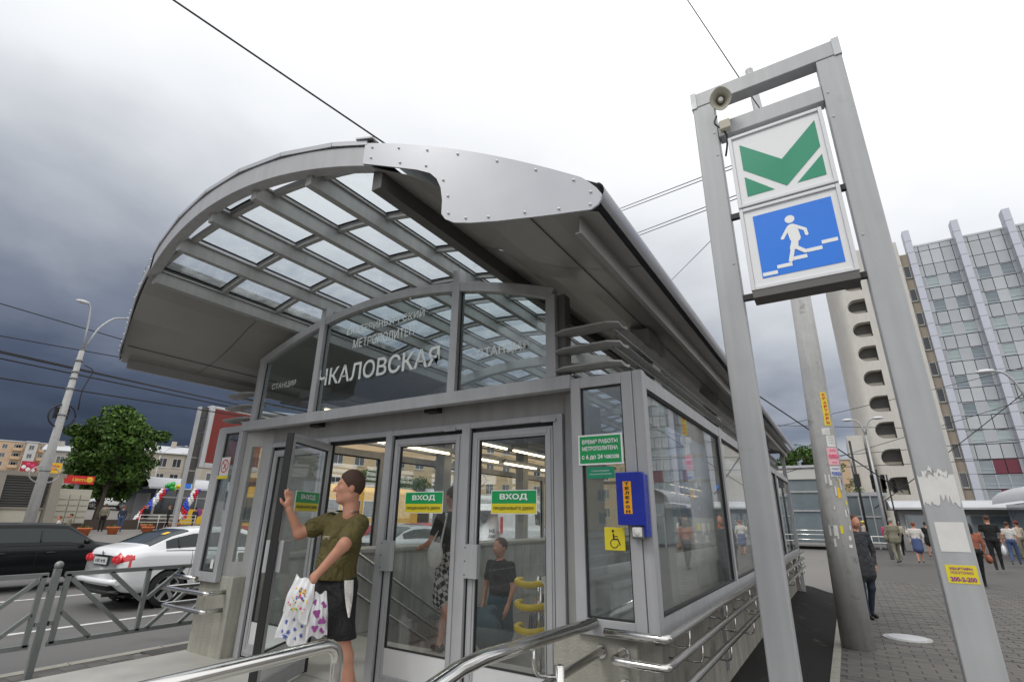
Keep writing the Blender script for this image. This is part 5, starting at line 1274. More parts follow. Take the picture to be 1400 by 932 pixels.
# trunk
pr += [('e', TR(0, 0, 1.44), (.125, .180, .20), 0, Trot), ('e', TR(0, 0, 1.585), (.085, .185, .07), 0, Trot), ('e', TR(.02, 0, 1.25), (.125, .165, .16), 0, Trot), ('e', TR(0, 0, 1.10), (.13, .175, .12), 0, Trot)]
shL = TR(-.01, .215, 1.585); shR = TR(.01, -.215, 1.60)
elL = (-3.40, 2.94, 1.435); haL = (-3.515, 2.82, 1.232)
elR = (-4.03, 2.98, 1.50); haR = (-4.05, 2.86, 1.69)
pr += [('c', shL, elL, .060, .047, 0), ('c', elL, haL, .047, .030, 0), ('c', shR, elR, .060, .047, 0), ('c', elR, haR, .047, .029, 0)]
# left hand closed round the bag handles
hv = (Vector(haL)-Vector(elL)).normalized(); pc = Vector(haL)+hv*.05
pr += [('e', tuple(pc), (.040, .028, .044), 0)]
sdv = hv.cross(Vector((0, 0, 1))).normalized()
for k in range(4):
    a = pc+hv*(.035-.022*k)+sdv*.018+Vector((0, 0, -.012)); b2 = a+Vector((0, 0, -.036))+sdv*.008; c2 = b2-sdv*.028+Vector((0, 0, .002)); rr = (.0105, .011, .0105, .009)[k]
    pr += [('c', tuple(a), tuple(b2), rr, rr*.95, 0), ('c', tuple(b2), tuple(c2), rr*.95, rr*.85, 0)]
pr += [('c', tuple(pc-sdv*.02+Vector((0, 0, .0))), tuple(pc-sdv*.022+hv*.035+Vector((0, 0, -.03))), .013, .010, 0)]
# right hand spread on the door edge
pv = (Vector(haR)-Vector(elR)).normalized(); pc2 = Vector(haR)+Vector((-.005, -.01, .055))
pr += [('e', tuple(pc2), (.022, .038, .048), 0)]
ed = Vector((-.02, -.02, 0))
fing = [((-.010, -.028, .040), (-.018, -.036, .080), (-.030, -.030, .108), .0095), ((-.008, -.010, .046), (-.018, -.012, .092), (-.034, -.006, .118), .010), ((-.006, .008, .044), (-.020, .012, .085), (-.036, .016, .106), .0095), ((-.004, .026, .036), (-.016, .034, .066), (-.030, .036, .086), .0085)]
for a, b2, c2, rr in fing: pr += [('c', tuple(pc2+Vector(a)), tuple(pc2+Vector(b2)), rr*1.1, rr, 0), ('c', tuple(pc2+Vector(b2)), tuple(pc2+Vector(c2)), rr, rr*.85, 0)]
pr += [('c', tuple(pc2+Vector((0, -.030, -.020))), tuple(pc2+Vector((-.015, -.062, .010))), .013, .011, 0), ('c', tuple(pc2+Vector((-.015, -.062, .010))), tuple(pc2+Vector((-.022, -.070, .036))), .011, .009, 0)]
# legs
hL = TR(0, .09, 1.10); hR = TR(0, -.09, 1.10); kL = (-3.46, 3.06, .80); kR = (-3.58, 3.12, .82); aL = (-3.40, 3.16, .36); aR = (-3.50, 3.26, .38)
pr += [('c', hL, kL, .095, .065, 0), ('c', kL, tuple(np.array(kL)*.62+np.array(aL)*.38), .060, .062, 0), ('c', tuple(np.array(kL)*.62+np.array(aL)*.38), aL, .062, .038, 0),
       ('c', hR, kR, .095, .065, 0), ('c', kR, tuple(np.array(kR)*.62+np.array(aR)*.38), .060, .060, 0), ('c', tuple(np.array(kR)*.62+np.array(aR)*.38), aR, .060, .038, 0),
       ('c', (aL[0], aL[1]+.02, FL+.045), (aL[0]-.10, aL[1]-.13, FL+.035), .045, .034, 0), ('c', (aR[0], aR[1]+.02, FL+.045), (aR[0]-.10, aR[1]-.13, FL+.035), .045, .034, 0),
       ('c', aL, (aL[0], aL[1]+.02, FL+.05), .038, .040, 0), ('c', aR, (aR[0], aR[1]+.02, FL+.05), .038, .040, 0)]
tl = np.array(t.location)
sdf_mesh('body', pr, .0068, ['skin', 'lip_skin'], .030, parent=t, loc=tl)
# hair cap
sdf_mesh('hair', [('e', HD(-.016, 0, 1.915), (.113, .084, .122), 0, Hrot)], .006, ['hair_brown'], .02, parent=t, loc=tl,
    cuts=[(HD(.080, 0, 1.965), tuple(Rh*.80+Vector((0, 0, -.60)))), (HD(0, 0, 1.838), (Rh.x*.35, Rh.y*.35, -.94))])
eb = MB().mat('hair_brown')
for s_ in (-1, 1): eb.tube([HD(.094, s_*.014, 1.915), HD(.090, s_*.034, 1.922), HD(.074, s_*.052, 1.915)], .0042, 6)
eb.build('eyebrows', parent=t)
ey = MB()
for s_ in (-1, 1): ey.mat('white_ink').ball(HD(.076, s_*.031, 1.892), .0125, 6); ey.mat('black_ink').ball(HD(.0865, s_*.032, 1.891), .0055, 5)
ey.build('eyes', parent=t)
# T-shirt, a garment over the body
sl = lambda a, b, f: tuple(np.array(a)+(np.array(b)-np.array(a))*f)
sh_pr = [('e', TR(.005, 0, 1.43), (.150, .205, .22), 0, Trot), ('e', TR(.0, 0, 1.585), (.102, .200, .082), 0, Trot), ('e', TR(.03, 0, 1.26), (.155, .190, .18), 0, Trot), ('e', TR(.015, 0, 1.13), (.160, .195, .16), 0, Trot),
         ('c', shL, sl(shL, elL, .66), .082, .086, 0), ('c', shR, sl(shR, elR, .55), .080, .082, 0), ('e', TR(-.02, 0, 1.66), (.075, .09, .03), 0, Trot), ('c', TR(.13, .06, 1.2), TR(.10, -.1, 1.33), .022, .012, 0), ('c', TR(.13, -.02, 1.12), TR(.06, .14, 1.28), .024, .01, 0)]
dL = (np.array(elL)-np.array(shL)); dL /= np.linalg.norm(dL); dR = (np.array(elR)-np.array(shR)); dR /= np.linalg.norm(dR)
TORS = sh_pr[:4]+sh_pr[6:]
def shirt(nm, prims, cuts, mt_): return sdf_mesh(nm, prims, .0085, [mt_], .045, parent=t, loc=tl, cuts=cuts)
shirt('t_shirt', sh_pr, [((0, 0, 1.15), (0, 0, -1.)), (sl(shL, elL, .60), tuple(dL*1.0)) if False else ((0, 0, 2), (0, 0, 1.))], 'olive')
for s_ in (-1, 1):
    sh_ = shL if s_ > 0 else shR
    b = MB().mat('navy'); G = []
    for i in range(7):
        row = []
        for j in range(5):
            f = -.055+.11*j/4; s2 = s_*(.075+.12*i/6); zt_ = 1.690-.010*(i/6)**1.6-.9*(f*f)*3; row.append(TR(f-.005, s2, zt_+.006))
        G.append(row)
    b.grid(G, True); b.mat('cream_cloth').tube([Vector(G[i][4])+Vector((0, 0, .002)) for i in range(7)], .004, 6); b.build('shoulder_patch', parent=t)
text('спорт', 'cream_cloth', TR(.150, .0, 1.47), tuple(ts), FZ, .11, .035, parent=t, bold=.02)
# capri trousers
sdf_mesh('trousers', [('e', TR(0, 0, 1.10), (.150, .188, .16), 0, Trot), ('c', hL, kL, .118, .098, 0), ('c', hR, kR, .118, .098, 0), ('c', kL, sl(kL, aL, .18), .098, .096, 0), ('c', kR, sl(kR, aR, .16), .098, .094, 0),
    ('c', sl(kL, aL, .17), sl(kL, aL, .24), .098, .095, 0), ('c', sl(kR, aR, .15), sl(kR, aR, .22), .098, .096, 0)], .0085, ['black_cloth'], .03, parent=t, loc=tl, cuts=[((0, 0, .755), (0, 0, -1.)), ((0, 0, 1.22), (0, 0, 1.))])
b = MB().mat('white_cloth'); G = []
for i in range(9):
    f = i/8; z = 1.16-.24*f; w = .036*(1-f**2.2)+.006; c0 = Vector(sl(TR(.03, .205, 1.16), (kL[0]+.112, kL[1]-.06, .84), f))
    G.append([c0+tf*(a*w-.01*f)+ts*(.022-abs(a)*.012)+Vector((0, 0, z-c0.z)) for a in (-1, -.4, .4, 1)])
b.grid(G, True); b.build('side_panel', parent=t)
# the bags he carries: things of their own
hb_ = pc+Vector((0, 0, -.02))
def sheetbag(name, label, c_top, down, across, wid, hgt, thick, matn, seed, pattern=None):
    bt = thing(name, label, 'bag', tuple(c_top))
    rr = random.Random(seed); nx, nz = 16, 18; G = []; dn = Vector(down).normalized(); ac = Vector(across).normalized(); no = dn.cross(ac).normalized()
    def srf(i, j, sgn):
        f = i/nz; g = j/nx*2-1; w = wid*(.78+.22*min(1, f*2.0)); th = thick*math.sin(math.pi*min(1, f*.95+.05))*math.sqrt(max(0, 1-g*g*.96))
        wr = .007*math.sin(g*7+f*9+seed)+.005*math.sin(g*13-f*6+seed*2)
        return Vector(c_top)+dn*(hgt*f+.012*math.sin(g*5+seed)*(1 if i in (0, nz) else 0))+ac*(g*w/2)+no*(sgn*th+wr)
    b = MB().mat(matn)
    for sgn in (-1, 1): b.grid([[srf(i, j, sgn) for j in range(nx+1)] for i in range(nz+1)], True)
    b.build('bag_body', parent=bt)
    return bt, srf, no, dn, ac, nx, nz
cs = Vector((f_.x, f_.y, 0)).normalized()
ac = Vector((-.75, -.50, -.25)); ac = Vector((-.80, -.62, .10)).normalized()
b1, srf, no, dn, ac_, nx, nz = sheetbag('plastic_bag', 'white plastic bag with blue snowflakes hanging behind the spotted one', pc+Vector((-.10, .02, -.13)), (-.16, -.12, -.97), (-.80, -.45, .36), .25, .33, .03, 'plastic_bag', 2)
def flake(mb_, c0, r, sg): 
    r *= .8
    for k in range(3):
        a = math.pi*k/3; d = (dn*math.sin(a)+ac_*math.cos(a))*r; mb_.tube([c0-d, c0+d], r*.12, 4)
        for q in (-.6, .6): e_ = (dn*math.sin(a+1)+ac_*math.cos(a+1))*r*.3; mb_.tube([c0+d*q-e_, c0+d*q+e_], r*.10, 4)
fm = MB().mat('blue_ink'); sg = 1 if srf(5, 8, 1).length > 0 and (srf(9, 8, 1)-Vector((0, 0, 1.6))).length < (srf(9, 8, -1)-Vector((0, 0, 1.6))).length else -1
for i, j, r in ((13, 3, .020), (15, 6, .022), (12, 7, .020), (14, 10, .024), (16, 11, .030), (11, 12, .022), (10, 4, .016), (9, 9, .018), (8, 13, .02), (15, 13, .02)): flake(fm, srf(i, j, sg)+no*sg*.002, r, sg)
fm.build('snowflake_print', parent=b1)
b2_, srf, no, dn, ac_, nx, nz = sheetbag('plastic_bag', 'white plastic bag with coloured dots held highest in the man\'s hand', pc+Vector((-.02, -.05, .0)), (-.14, -.10, -.98), (-.80, -.45, .36), .21, .27, .04, 'plastic_bag', 5)
sg = 1 if (srf(9, 8, 1)-Vector((0, 0, 1.6))).length < (srf(9, 8, -1)-Vector((0, 0, 1.6))).length else -1
cols = ['pink_ink', 'blue_ink', 'sticker_green', 'banner_yellow', 'sticker_yellow', 'pink_cloth']
dm = {c_: MB().mat(c_) for c_ in cols}; rr = random.Random(11)
for i in range(60):
    f = rr.uniform(4, 14.5); g = rr.gauss(8, 2.6)
    if not 2 < g < 14: continue
    c_ = rr.choice(cols); p_ = srf(int(f), int(g), sg); p_ = p_.lerp(srf(int(f)+1, int(g)+1, sg), rr.random())+no*sg*.003; a = rr.uniform(.003, .0075)
    d1 = (dn*math.cos(i)+ac_*math.sin(i)); d2 = (dn*-math.sin(i)+ac_*math.cos(i)); dm[c_].add([p_+d1*a*1.5*math.cos(q)+d2*a*math.sin(q) for q in [2*math.pi*k/8 for k in range(8)]], [tuple(range(8))])
for c_ in cols: dm[c_].build('dot_print', parent=b2_)
b3, srf, no, dn, ac_, nx, nz = sheetbag('plastic_bag', 'white bag with large purple blotches nearest the man\'s leg', pc+Vector((.03, .04, -.10)), (.06, .05, -1), (-.5, -.8, 0), .15, .30, .05, 'plastic_bag', 9)
sg = 1 if (srf(9, 8, 1)-Vector((0, 0, 1.6))).length < (srf(9, 8, -1)-Vector((0, 0, 1.6))).length else -1
pm = MB().mat('purple_ink')
for i, j, r in ((5, 4, .03), (8, 9, .035), (11, 5, .035), (14, 10, .03), (15, 4, .028), (4, 11, .028)):
    r *= .75; p_ = srf(i, j, sg)+no*sg*.005; pm.add([p_+(dn*math.cos(q)+ac_*math.sin(q))*r*(1+.25*math.sin(3*q+i)) for q in [2*math.pi*k/16 for k in range(16)]], [tuple(range(16))])
pm.build('blotch_print', parent=b3)

for o in bpy.data.objects:
    if o.name.split('.')[0] in ('dot_print', 'snowflake_print', 'blotch_print'): o['kind'] = 'stuff'
# ================================================================ HOTEL TOWER (right)
YH = 78.
t = thing('hotel', 'tall hotel block with silver glass facade, projecting fins and beige concrete stair tower', 'building', (14, YH, 0))
zb0, st = 1.65, 3.30
ztop = 36.4
fins = [12.85, 17.85, 22.75, 27.7, 32.6]
b = MB().mat('joint_grey').box(12.9, 33, YH+.35, YH+14, 0, ztop-.25); b.mat('roof_light').box(12.9, 33, YH+.2, YH+14, ztop-.2, ztop+.05); b.build('wall', parent=t)
rh = random.Random(4)
pm = {}
def pmesh(w, h, m_):
    k = (round(w, 2), round(h, 2), m_)
    if k not in pm: 
        g = .04; pm[k] = MB().mat(m_).add([(-w/2+g, 0, -h/2+g), (w/2-g, 0, -h/2+g), (w/2-g, 0, h/2-g), (-w/2+g, 0, h/2-g), (-w/2+g*.5, .12, -h/2+g*.5), (w/2-g*.5, .12, -h/2+g*.5), (w/2-g*.5, .12, h/2-g*.5), (-w/2+g*.5, .12, h/2-g*.5)], [(0, 1, 2, 3), (4, 5, 1, 0), (5, 6, 2, 1), (6, 7, 3, 2), (7, 4, 0, 3)]).mesh('panel')
    return pm[k]
wmesh = {}
for m_ in ('hotel_window', 'hotel_window_pale'):
    b = MB().mat(m_).box(-.62, .62, .10, .12, -.75, .75); b.mat('fin_panel'); frame(b, -.62, .62, -.75, .75, .02, .11, .05); b.box(-.57, .57, .04, .10, -.32, -.28); wmesh[m_] = b.mesh('window')
rest = MB()
for bi in range(4):
    x0, x1 = fins[bi]+.42, fins[bi+1]-.12
    wn_ = (x1-x0); cols_ = [.55, (wn_-1.1)/3, (wn_-1.1)/3, (wn_-1.1)/3, .55]
    zr_ = ztop-.25; row = 0; heights = [1.0]
    z = zr_; k = 0
    rows = [.75, 2.0, 1.65]+[1.65]*19
    for ri, hh in enumerate(rows):
        z1 = z; z0 = z-hh; z = z0
        if z0 < 1.6: break
        x = x0; low = z1 < 9.5
        for ci, cw in enumerate(cols_):
            xc_ = x+cw/2; zc = (z0+z1)/2; x += cw
            iswin = ri >= 3 and (ri-3) % 2 == 0 and ci in (1, 3)
            iswin = iswin or False
            if iswin or (low and ci in (1, 2, 3)):
                m_ = 'hotel_window' if rh.random() < (.55 if ri < 7 else .3) else 'hotel_window_pale'
                if low: m_ = 'hotel_red' if (ri % 3 != 0 and ci != 1) else 'hotel_window'
                if low and m_ == 'hotel_red': inst('panel', pmesh(cw, hh, 'hotel_red'), t, (xc_-14, .13, zc)); continue
                o = inst('window', wmesh[m_], t, (xc_-14, .10, zc)); continue
            m_ = 'hotel_panel_light' if rh.random() < .35 else 'hotel_panel'
            if bi < 3: inst('panel', pmesh(cw, hh, m_), t, (xc_-14, .13+rh.uniform(0, .02), zc))
            else: rest.mat(m_).box(xc_-cw/2+.03, xc_+cw/2-.03, YH+.13, YH+.3, z0+.03, z1-.03)
rest.build('panel_field', parent=t)['kind'] = 'stuff'
for i, x in enumerate(fins):
    zt = ztop+1.9
    b = MB().mat('joint_grey').box(x-.33, x+.33, YH-1.0, YH+.5, 1.0, zt-.05)
    b.mat('fin_panel'); z = zt
    while z > 2.2:
        b.box(x-.36, x+.36, YH-1.03, YH+.3, z-1.6, z); z -= 1.65
    b.build('fin', parent=t)
# stair tower: pale concrete with D-shaped balcony openings
x0, x1 = 4.6, 6.95
b = MB().mat('tower_concrete')
n = 14; G = []
for z in (0, 37.0): G.append([(4.6-1.45*math.sin(R(90)*i/n), YH-.8+5.5*(1-math.cos(R(90)*i/n)), z) for i in range(n+1)])
b.grid(G, True); b.box(3.15, 5, YH+4.7, YH+14, 0, 37); b.box(6.95, 11.6, YH-.8, YH+10, 0, 37.0); b.mat('tower_beige').box(11.6, 12.6, YH+.1, YH+9, 0, 35.4)
b.mat('tower_concrete').box(4.62, 11.57, YH-.84, YH+9.9, 33.62, 37.05); b.build('stair_tower', parent=t)
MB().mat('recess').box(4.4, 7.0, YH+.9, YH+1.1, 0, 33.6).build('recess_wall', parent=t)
for k in range(10):
    z0 = 1.0+k*3.3-.2; z1 = z0+3.3; zc = z0+1.75; hh = 1.02
    hole = []
    xl_, xr_ = 4.78, 6.85
    for i in range(9): a = R(90+180*i/8); hole.append((xl_+.95+.95*math.cos(a), YH-.8, zc+hh*math.sin(a)))
    hole += [(xr_, YH-.8, zc-hh), (xr_, YH-.8, zc+hh)]
    outer = [(x0, YH-.8, z0), (6.95, YH-.8, z0), (6.95, YH-.8, z1), (x0, YH-.8, z1)]
    allp = [Vector(p) for p in outer+hole]; tr = tessellate_polygon([[Vector((p.x, p.z, 0)) for p in allp[:4]], [Vector((p.x, p.z, 0)) for p in allp[4:]]])
    b = MB().mat('tower_concrete').add(allp, [tuple(q) for q in tr])
    m = len(hole); hp = [Vector(p) for p in hole]; b.add(hp+[p+Vector((.12, 1.3, 0)) for p in hp], [(i, (i+1) % m, m+(i+1) % m, m+i) for i in range(m)], False)
    o = b.build('balcony_wall', parent=t)
    MB().mat('kiosk_taupe').box(5.0, 6.75, YH-.1, YH-.02, zc-hh, zc-hh+.55).build('balcony_rail', parent=t)
# small windows in the beige strip
b = MB().mat('window_dark').box(-.3, .3, .02, .1, -.8, .8).mat('window_white'); frame(b, -.34, .34, -.84, .84, -.04, .05, .06); b.box(-.34, .34, -.10, .05, -.90, -.84); sw = b.mesh('window')
for k in range(10): inst('window', sw, t, (12.1-14, .03, 3.1+k*3.3))
b = MB().mat('tower_concrete').box(1.6, 3.2, YH-4, YH+8, 0, 11.6); n = 10
b.grid([[(1.6-0*i, YH-4, z) for i in range(2)] for z in (0, 1)], False); b.build('low_wing', parent=t)
# the pale low building with the pink strip left of the tower
t2 = thing('building', 'low peach coloured building behind the concrete pole', 'building', (.5, 72, 0))
MB().mat('plaster_orange').box(-.4, 1.3, 72, 80, 0, 8.6).build('wall', parent=t2); MB().mat('roof_light').box(-.5, 1.4, 71.9, 80, 8.6, 8.8).build('roof', parent=t2)

# ================================================================ generic block
def wmake(w, h, fr='window_white', sash=True):
    b = MB().mat('window_dark').box(-w/2, w/2, .0, .03, -h/2, h/2).mat(fr); frame(b, -w/2-.04, w/2+.04, -h/2-.04, h/2+.04, -.05, .02, .07)
    if sash: b.box(-.03, .03, -.04, 0, -h/2, h/2)
    b.box(-w/2-.1, w/2+.1, -.12, .02, -h/2-.12, -h/2-.04)
    return b.mesh('window')
WM = wmake(1.3, 1.5); WM2 = wmake(1.1, 1.3)
def block(label, c, L_, D_, zbase, floors, rz, wallm, cols, roofm='roof_light', fh=3.0, pitched=0, balc=(), cat='building', name='apartment_building', accents=None):
    """front face towards local -Y; c is the centre of the front's foot"""
    t = thing(name, label, cat, (c[0], c[1], zbase), local=True, rz=rz)
    H_ = floors*fh+.6
    b = MB().mat(wallm).box(-L_/2, L_/2, 0, D_, -2, H_); b.build('wall', parent=t)
    if pitched:
        r = MB().mat(roofm); r.add([(-L_/2-.4, -.5, H_), (L_/2+.4, -.5, H_), (L_/2+.4, D_/2, H_+pitched), (-L_/2-.4, D_/2, H_+pitched), (-L_/2-.4, D_+.5, H_), (L_/2+.4, D_+.5, H_),
            (-L_/2-.4, -.5, H_+.15), (L_/2+.4, -.5, H_+.15), (L_/2+.4, D_/2, H_+pitched+.15), (-L_/2-.4, D_/2, H_+pitched+.15), (-L_/2-.4, D_+.5, H_+.15), (L_/2+.4, D_+.5, H_+.15)],
            [(6, 7, 8, 9), (9, 8, 11, 10), (0, 6, 9, 3), (1, 2, 8, 7), (3, 9, 10, 4), (2, 5, 11, 8), (0, 1, 7, 6), (4, 10, 11, 5), (0, 3, 2, 1), (3, 4, 5, 2)]); r.build('roof', parent=t)
        rr = random.Random(L_)
        for k in range(3): 
            x = rr.uniform(-L_*.4, L_*.4); MB().mat(wallm).box(x-.4, x+.4, D_*.4, D_*.4+.8, H_+pitched*.5, H_+pitched+1.0).build('chimney', parent=t)
    else: MB().mat(roofm).box(-L_/2-.25, L_/2+.25, -.3, D_+.3, H_+.005, H_+.35).build('roof', parent=t)
    for f in range(floors):
        MB().mat(wallm).box(-L_/2-.01, L_/2+.01, -.05, 0-.002, f*fh+.0, f*fh+.12).build('band', parent=t) if f else None
        for i in range(cols):
            x = -L_/2+(i+.5)*L_/cols; z = f*fh+1.75
            if i in balc:
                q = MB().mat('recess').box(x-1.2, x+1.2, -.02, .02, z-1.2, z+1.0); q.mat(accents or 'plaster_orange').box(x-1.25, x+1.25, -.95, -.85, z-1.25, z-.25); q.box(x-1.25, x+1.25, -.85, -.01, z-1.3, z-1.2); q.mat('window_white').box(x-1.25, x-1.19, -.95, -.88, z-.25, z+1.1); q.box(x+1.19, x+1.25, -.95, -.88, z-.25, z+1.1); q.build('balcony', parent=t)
            inst('window', WM, t, (x, -.02, z))
        if D_ > 6:
            for i in range(int(D_//3.5)):
                for s_ in (1, -1): inst('window', WM2, t, (s_*(L_/2+.02), (i+.5)*3.5, f*fh+1.75), R(90)*s_)
    return t
# across the street, left part of the photo; front faces turned to the plaza (towards +X)
block('tall peach and white block with orange balconies at the far left', (-240, 63, 0), 17, 12, zg(-240), 6, R(75), 'plaster_orange', 5, balc=(1, 3), fh=2.9)
block('narrow white stair block with small windows between the orange balconies', (-238, 62.5, 0), 3.0, 1.0, zg(-240), 6, R(75), 'plaster_pale', 1, fh=2.9)
block('grey block with light pitched roof left of the big tree', (-140, 43, 0), 8, 12, zg(-140), 3, R(70), 'plaster_grey', 4, pitched=1.6, fh=2.9)
block('grey block with balconies half hidden by the big tree', (-136, 50, 0), 11, 12, zg(-136), 3, R(62), 'plaster_grey', 5, pitched=1.8, balc=(1, 2), accents='plaster_grey', fh=2.8)
block('pale yellow block with pitched roof right of the big tree', (-104, 43.5, 0), 11, 12, zg(-104), 3, R(70), 'plaster_beige', 5, pitched=1.8, fh=2.7)
block('grey block with stacked balconies partly behind the red display', (-100, 54, 0), 12, 12, zg(-100), 3, R(66), 'plaster_grey', 5, pitched=1.6, balc=(1, 3), accents='plaster_pink', fh=2.8)
block('long low pink shop row under the apartment blocks', (-79, 34, 0), 14, 3, zg(-79), 1, R(72), 'plaster_pink', 6, fh=2.6, name='shop_building')
block('yellow building with rows of windows seen through the entrance doors', (-47, 66, 0), 64, 12, 1.0, 4, R(62), 'plaster_yellow', 22, fh=3.1)
block('beige building seen through the open door behind the tram', (-62, 44, 0), 22, 12, .8, 4, R(66), 'plaster_beige', 9, fh=3.1)
# buildings beyond the frame on the right and behind, seen only in the glass
block('tan block reflected in the side glass', (62, 26, 0), 46, 12, 0, 5, R(-90), 'plaster_beige', 16)
block('pale block behind the photographer reflected in the glass', (-20, -62, 0), 60, 12, 0, 4, R(180), 'plaster_yellow', 18)

# ================================================================ TREES
def tree(label, loc, H_, cr, th, n_leaf, seed, sq=1.0, group=None, name='tree', lean=0.):
    rr = np.random.default_rng(seed); t = thing(name, label, 'tree', loc, group, local=True)
    b = MB().mat('bark'); r0 = .05*cr
    b.tube([(0, 0, -.3), (.05, 0, th*.5), (0, .05, th), (.1, 0, th+cr*.8)], r0, 9, True, [r0*1.3, r0, r0*.8, r0*.3])
    cc = np.array((0, 0, H_-cr*sq))
    cl = []
    for i in range(64):
        d = rr.normal(size=3); d /= np.linalg.norm(d); rad = rr.uniform(.35, .88)**.6; p = cc+d*np.array((cr, cr, cr*sq))*rad
        cl.append((p, rr.uniform(.17, .30)*cr))
        if i < 22: q = cc*0+np.array((0, 0, th+cr*.25*rr.random())); b.tube([tuple(q), tuple((q+p)/2+np.array((0, 0, .1*cr))), tuple(p)], .02, 5, False, [r0*.35, r0*.2, r0*.07])
    b.build('trunk', parent=t)
    per = n_leaf//len(cl); V = []; k = 0
    cents = []
    for p, r_c in cl:
        d = rr.normal(size=(per, 3)); d /= np.linalg.norm(d, axis=1)[:, None]; cents.append(p+d*r_c*np.array((1.1, 1.1, .75))*rr.uniform(.55, 1.05, (per, 1)))
    Cn = np.concatenate(cents); m = len(Cn); ls = .055*cr*rr.uniform(.6, 1.3, m)
    a = rr.normal(size=(m, 3)); a /= np.linalg.norm(a, axis=1)[:, None]; a2 = np.cross(a, rr.normal(size=(m, 3))); a2 /= np.linalg.norm(a2, axis=1)[:, None]
    V = np.stack([Cn-a*ls[:, None], Cn+a2*ls[:, None]*.55, Cn+a*ls[:, None], Cn-a2*ls[:, None]*.55], 1).reshape(-1, 3)
    F = np.arange(4*m).reshape(-1, 4); me = bpy.data.meshes.new('crown'); me.from_pydata(V.tolist(), [], F.tolist()); me.materials.append(MATS['leaf']); me.materials.append(MATS['leaf_dark'])
    me.polygons.foreach_set('material_index', (rr.random(m) < .35).astype(np.int32)); me.update(); link('crown', me, t)
    return t
tree('large round dark green tree across the street above the parked off-road car', (-52, 19.1, .6), 9.7, 3.5, 2.3, 15000, 1, .92)
tree('dark lower spreading tree joined under the large round one', (-54.5, 19.8, .7), 6.6, 3.0, 1.5, 9000, 5, .8)
for i, (x, y, h, c_) in enumerate([(-46, 41, 5.5, 2.6), (-50, 46, 6.5, 3), (-44, 47, 5.5, 2.8)]): tree(('leftmost green tree seen over the tram roof behind the man', 'tallest green tree seen over the tram roof through the open door', 'green tree furthest right over the tram roof behind the doors')[i], (x, y, 1), h, c_, 2, 4000, 20+i, .9, 'street trees beyond the trams')
tree('green tree top showing above the glass lift pavilion', (-2.6, 62, 0), 9.4, 3.0, 5, 6000, 9, .8)
tree('small dark tree beside the concrete pole low down', (1.0, 62, 0), 6.2, 1.1, 2.0, 2500, 31, 2.2)

# ================================================================ LEFT PLAZA FURNITURE
# shuttered kiosk wall
def Wp(x, y): return (x, y, zg(x))
t = thing('kiosk', 'long beige kiosk with grey rolling shutters at the far left', 'kiosk', (-42, 8, zg(-42))); x = -42.; z0 = zg(x)
b = MB().mat('kiosk_taupe').box(x-3, x, -2, 13.0, z0, z0+3.3); b.box(x-3.05, x+.25, -2, 13.1, z0+3.3, z0+3.55); b.build('wall', parent=t)
for y in (3.3, 6.9, 10.0, 12.7): MB().mat('kiosk_taupe').prism([(x, y-.25, z0), (x+.7, y-.25, z0), (x+.25, y-.25, z0+3.4), (x, y-.25, z0+3.4)], (0, .5, 0)).build('buttress', parent=t)
for ya, yb in ((3.6, 6.6), (7.2, 9.7), (10.3, 12.4)):
    MB().mat('kiosk_beige').box(x, x+.06, ya, yb, z0+.15, z0+1.35).build('panel', parent=t)
    MB().mat('kiosk_taupe').box(x, x+.14, ya-.05, yb+.05, z0+1.37, z0+1.5).build('sill', parent=t)
    sb = MB().mat('shutter').box(x, x+.03, ya, yb, z0+1.52, z0+3.2).build('shutter', parent=t); ORG[sb.name] = ORG[t.name]
    me = MB().mat('shutter').prism([(0, 0, 0), (.06, 0, .02), (.06, 0, .10), (0, 0, .13)], (0, yb-ya, 0)).mesh('slat')
    for k in range(11): inst('slat', me, sb, Vector((x+.031, ya, z0+1.54+k*.148))-ORG[t.name])
t = thing('clad_wall', 'cream clad low wall to the right of the shuttered kiosk', 'wall', (-45, 14.9, zg(-45))); x = -45; z0 = zg(x)-.2
MB().mat('kiosk_beige').box(x-.2, x, 14.0, 15.8, z0+.6, z0+2.85).build('backing', parent=t)
me = MB().mat('kiosk_beige').prism([(0, .02, .02), (.06, .08, .06), (.06, .60, .06), (0, .66, .02), (0, .66, .36), (.05, .60, .33), (.05, .08, .33), (0, .02, .36)], (.004, 0, 0)).mesh('panel')
me = MB().mat('kiosk_beige').box(0, .07, .03, .66, .03, .35).mesh('panel')
for r0 in range(5):
    for k in range(3): inst('panel', me, t, (.005, -.90+k*.60, .42+r0*.38), 0, (1, .84, 1))
b = MB().mat('brown_wall').box(-45.3, -45.02, 14.2, 21, .1, 1.16); tag(b.build('retaining_wall'), 'dark brown low retaining wall running behind the flower tubs', 'wall')
def advert(label, x, y0, y1, z0, z1, mats, words, wm):
    t = thing('billboard', label, 'billboard', (x, y0, z0)); b = MB().mat(mats[0]).box(x-.1, x, y0, y1, z0, z1); b.build('panel', parent=t)
    MB().mat('joint_grey').box(x-.4, x-.1, (y0+y1)/2-.1, (y0+y1)/2+.1, zg(x), z1-.1).build('support', parent=t)
    for i, (s, zc, wd, hh) in enumerate(words): text(s, wm, (x+.002, y0+(y1-y0)*.5, z0+(z1-z0)*zc), (0, 1, 0), FZ, wd, hh, parent=t, bold=.03)
    return t
t = advert('yellow billboard with a small red emblem left of the grey apartment roofs', -46, 13.2, 14.0, 4.15, 4.85, ('banner_yellow',), (('СВЯЗЬ', .68, .6, .16), ('акция', .35, .4, .10)), 'red_ink'); MB().mat('balloon_red').box(-46, -45.99, 13.22, 13.4, 4.17, 4.36).build('emblem', parent=t)
t = advert('dark pink flowery billboard behind the lamp pole', -47, 12.1, 12.95, 4.1, 4.9, ('tram_red',), (), 'white_ink')
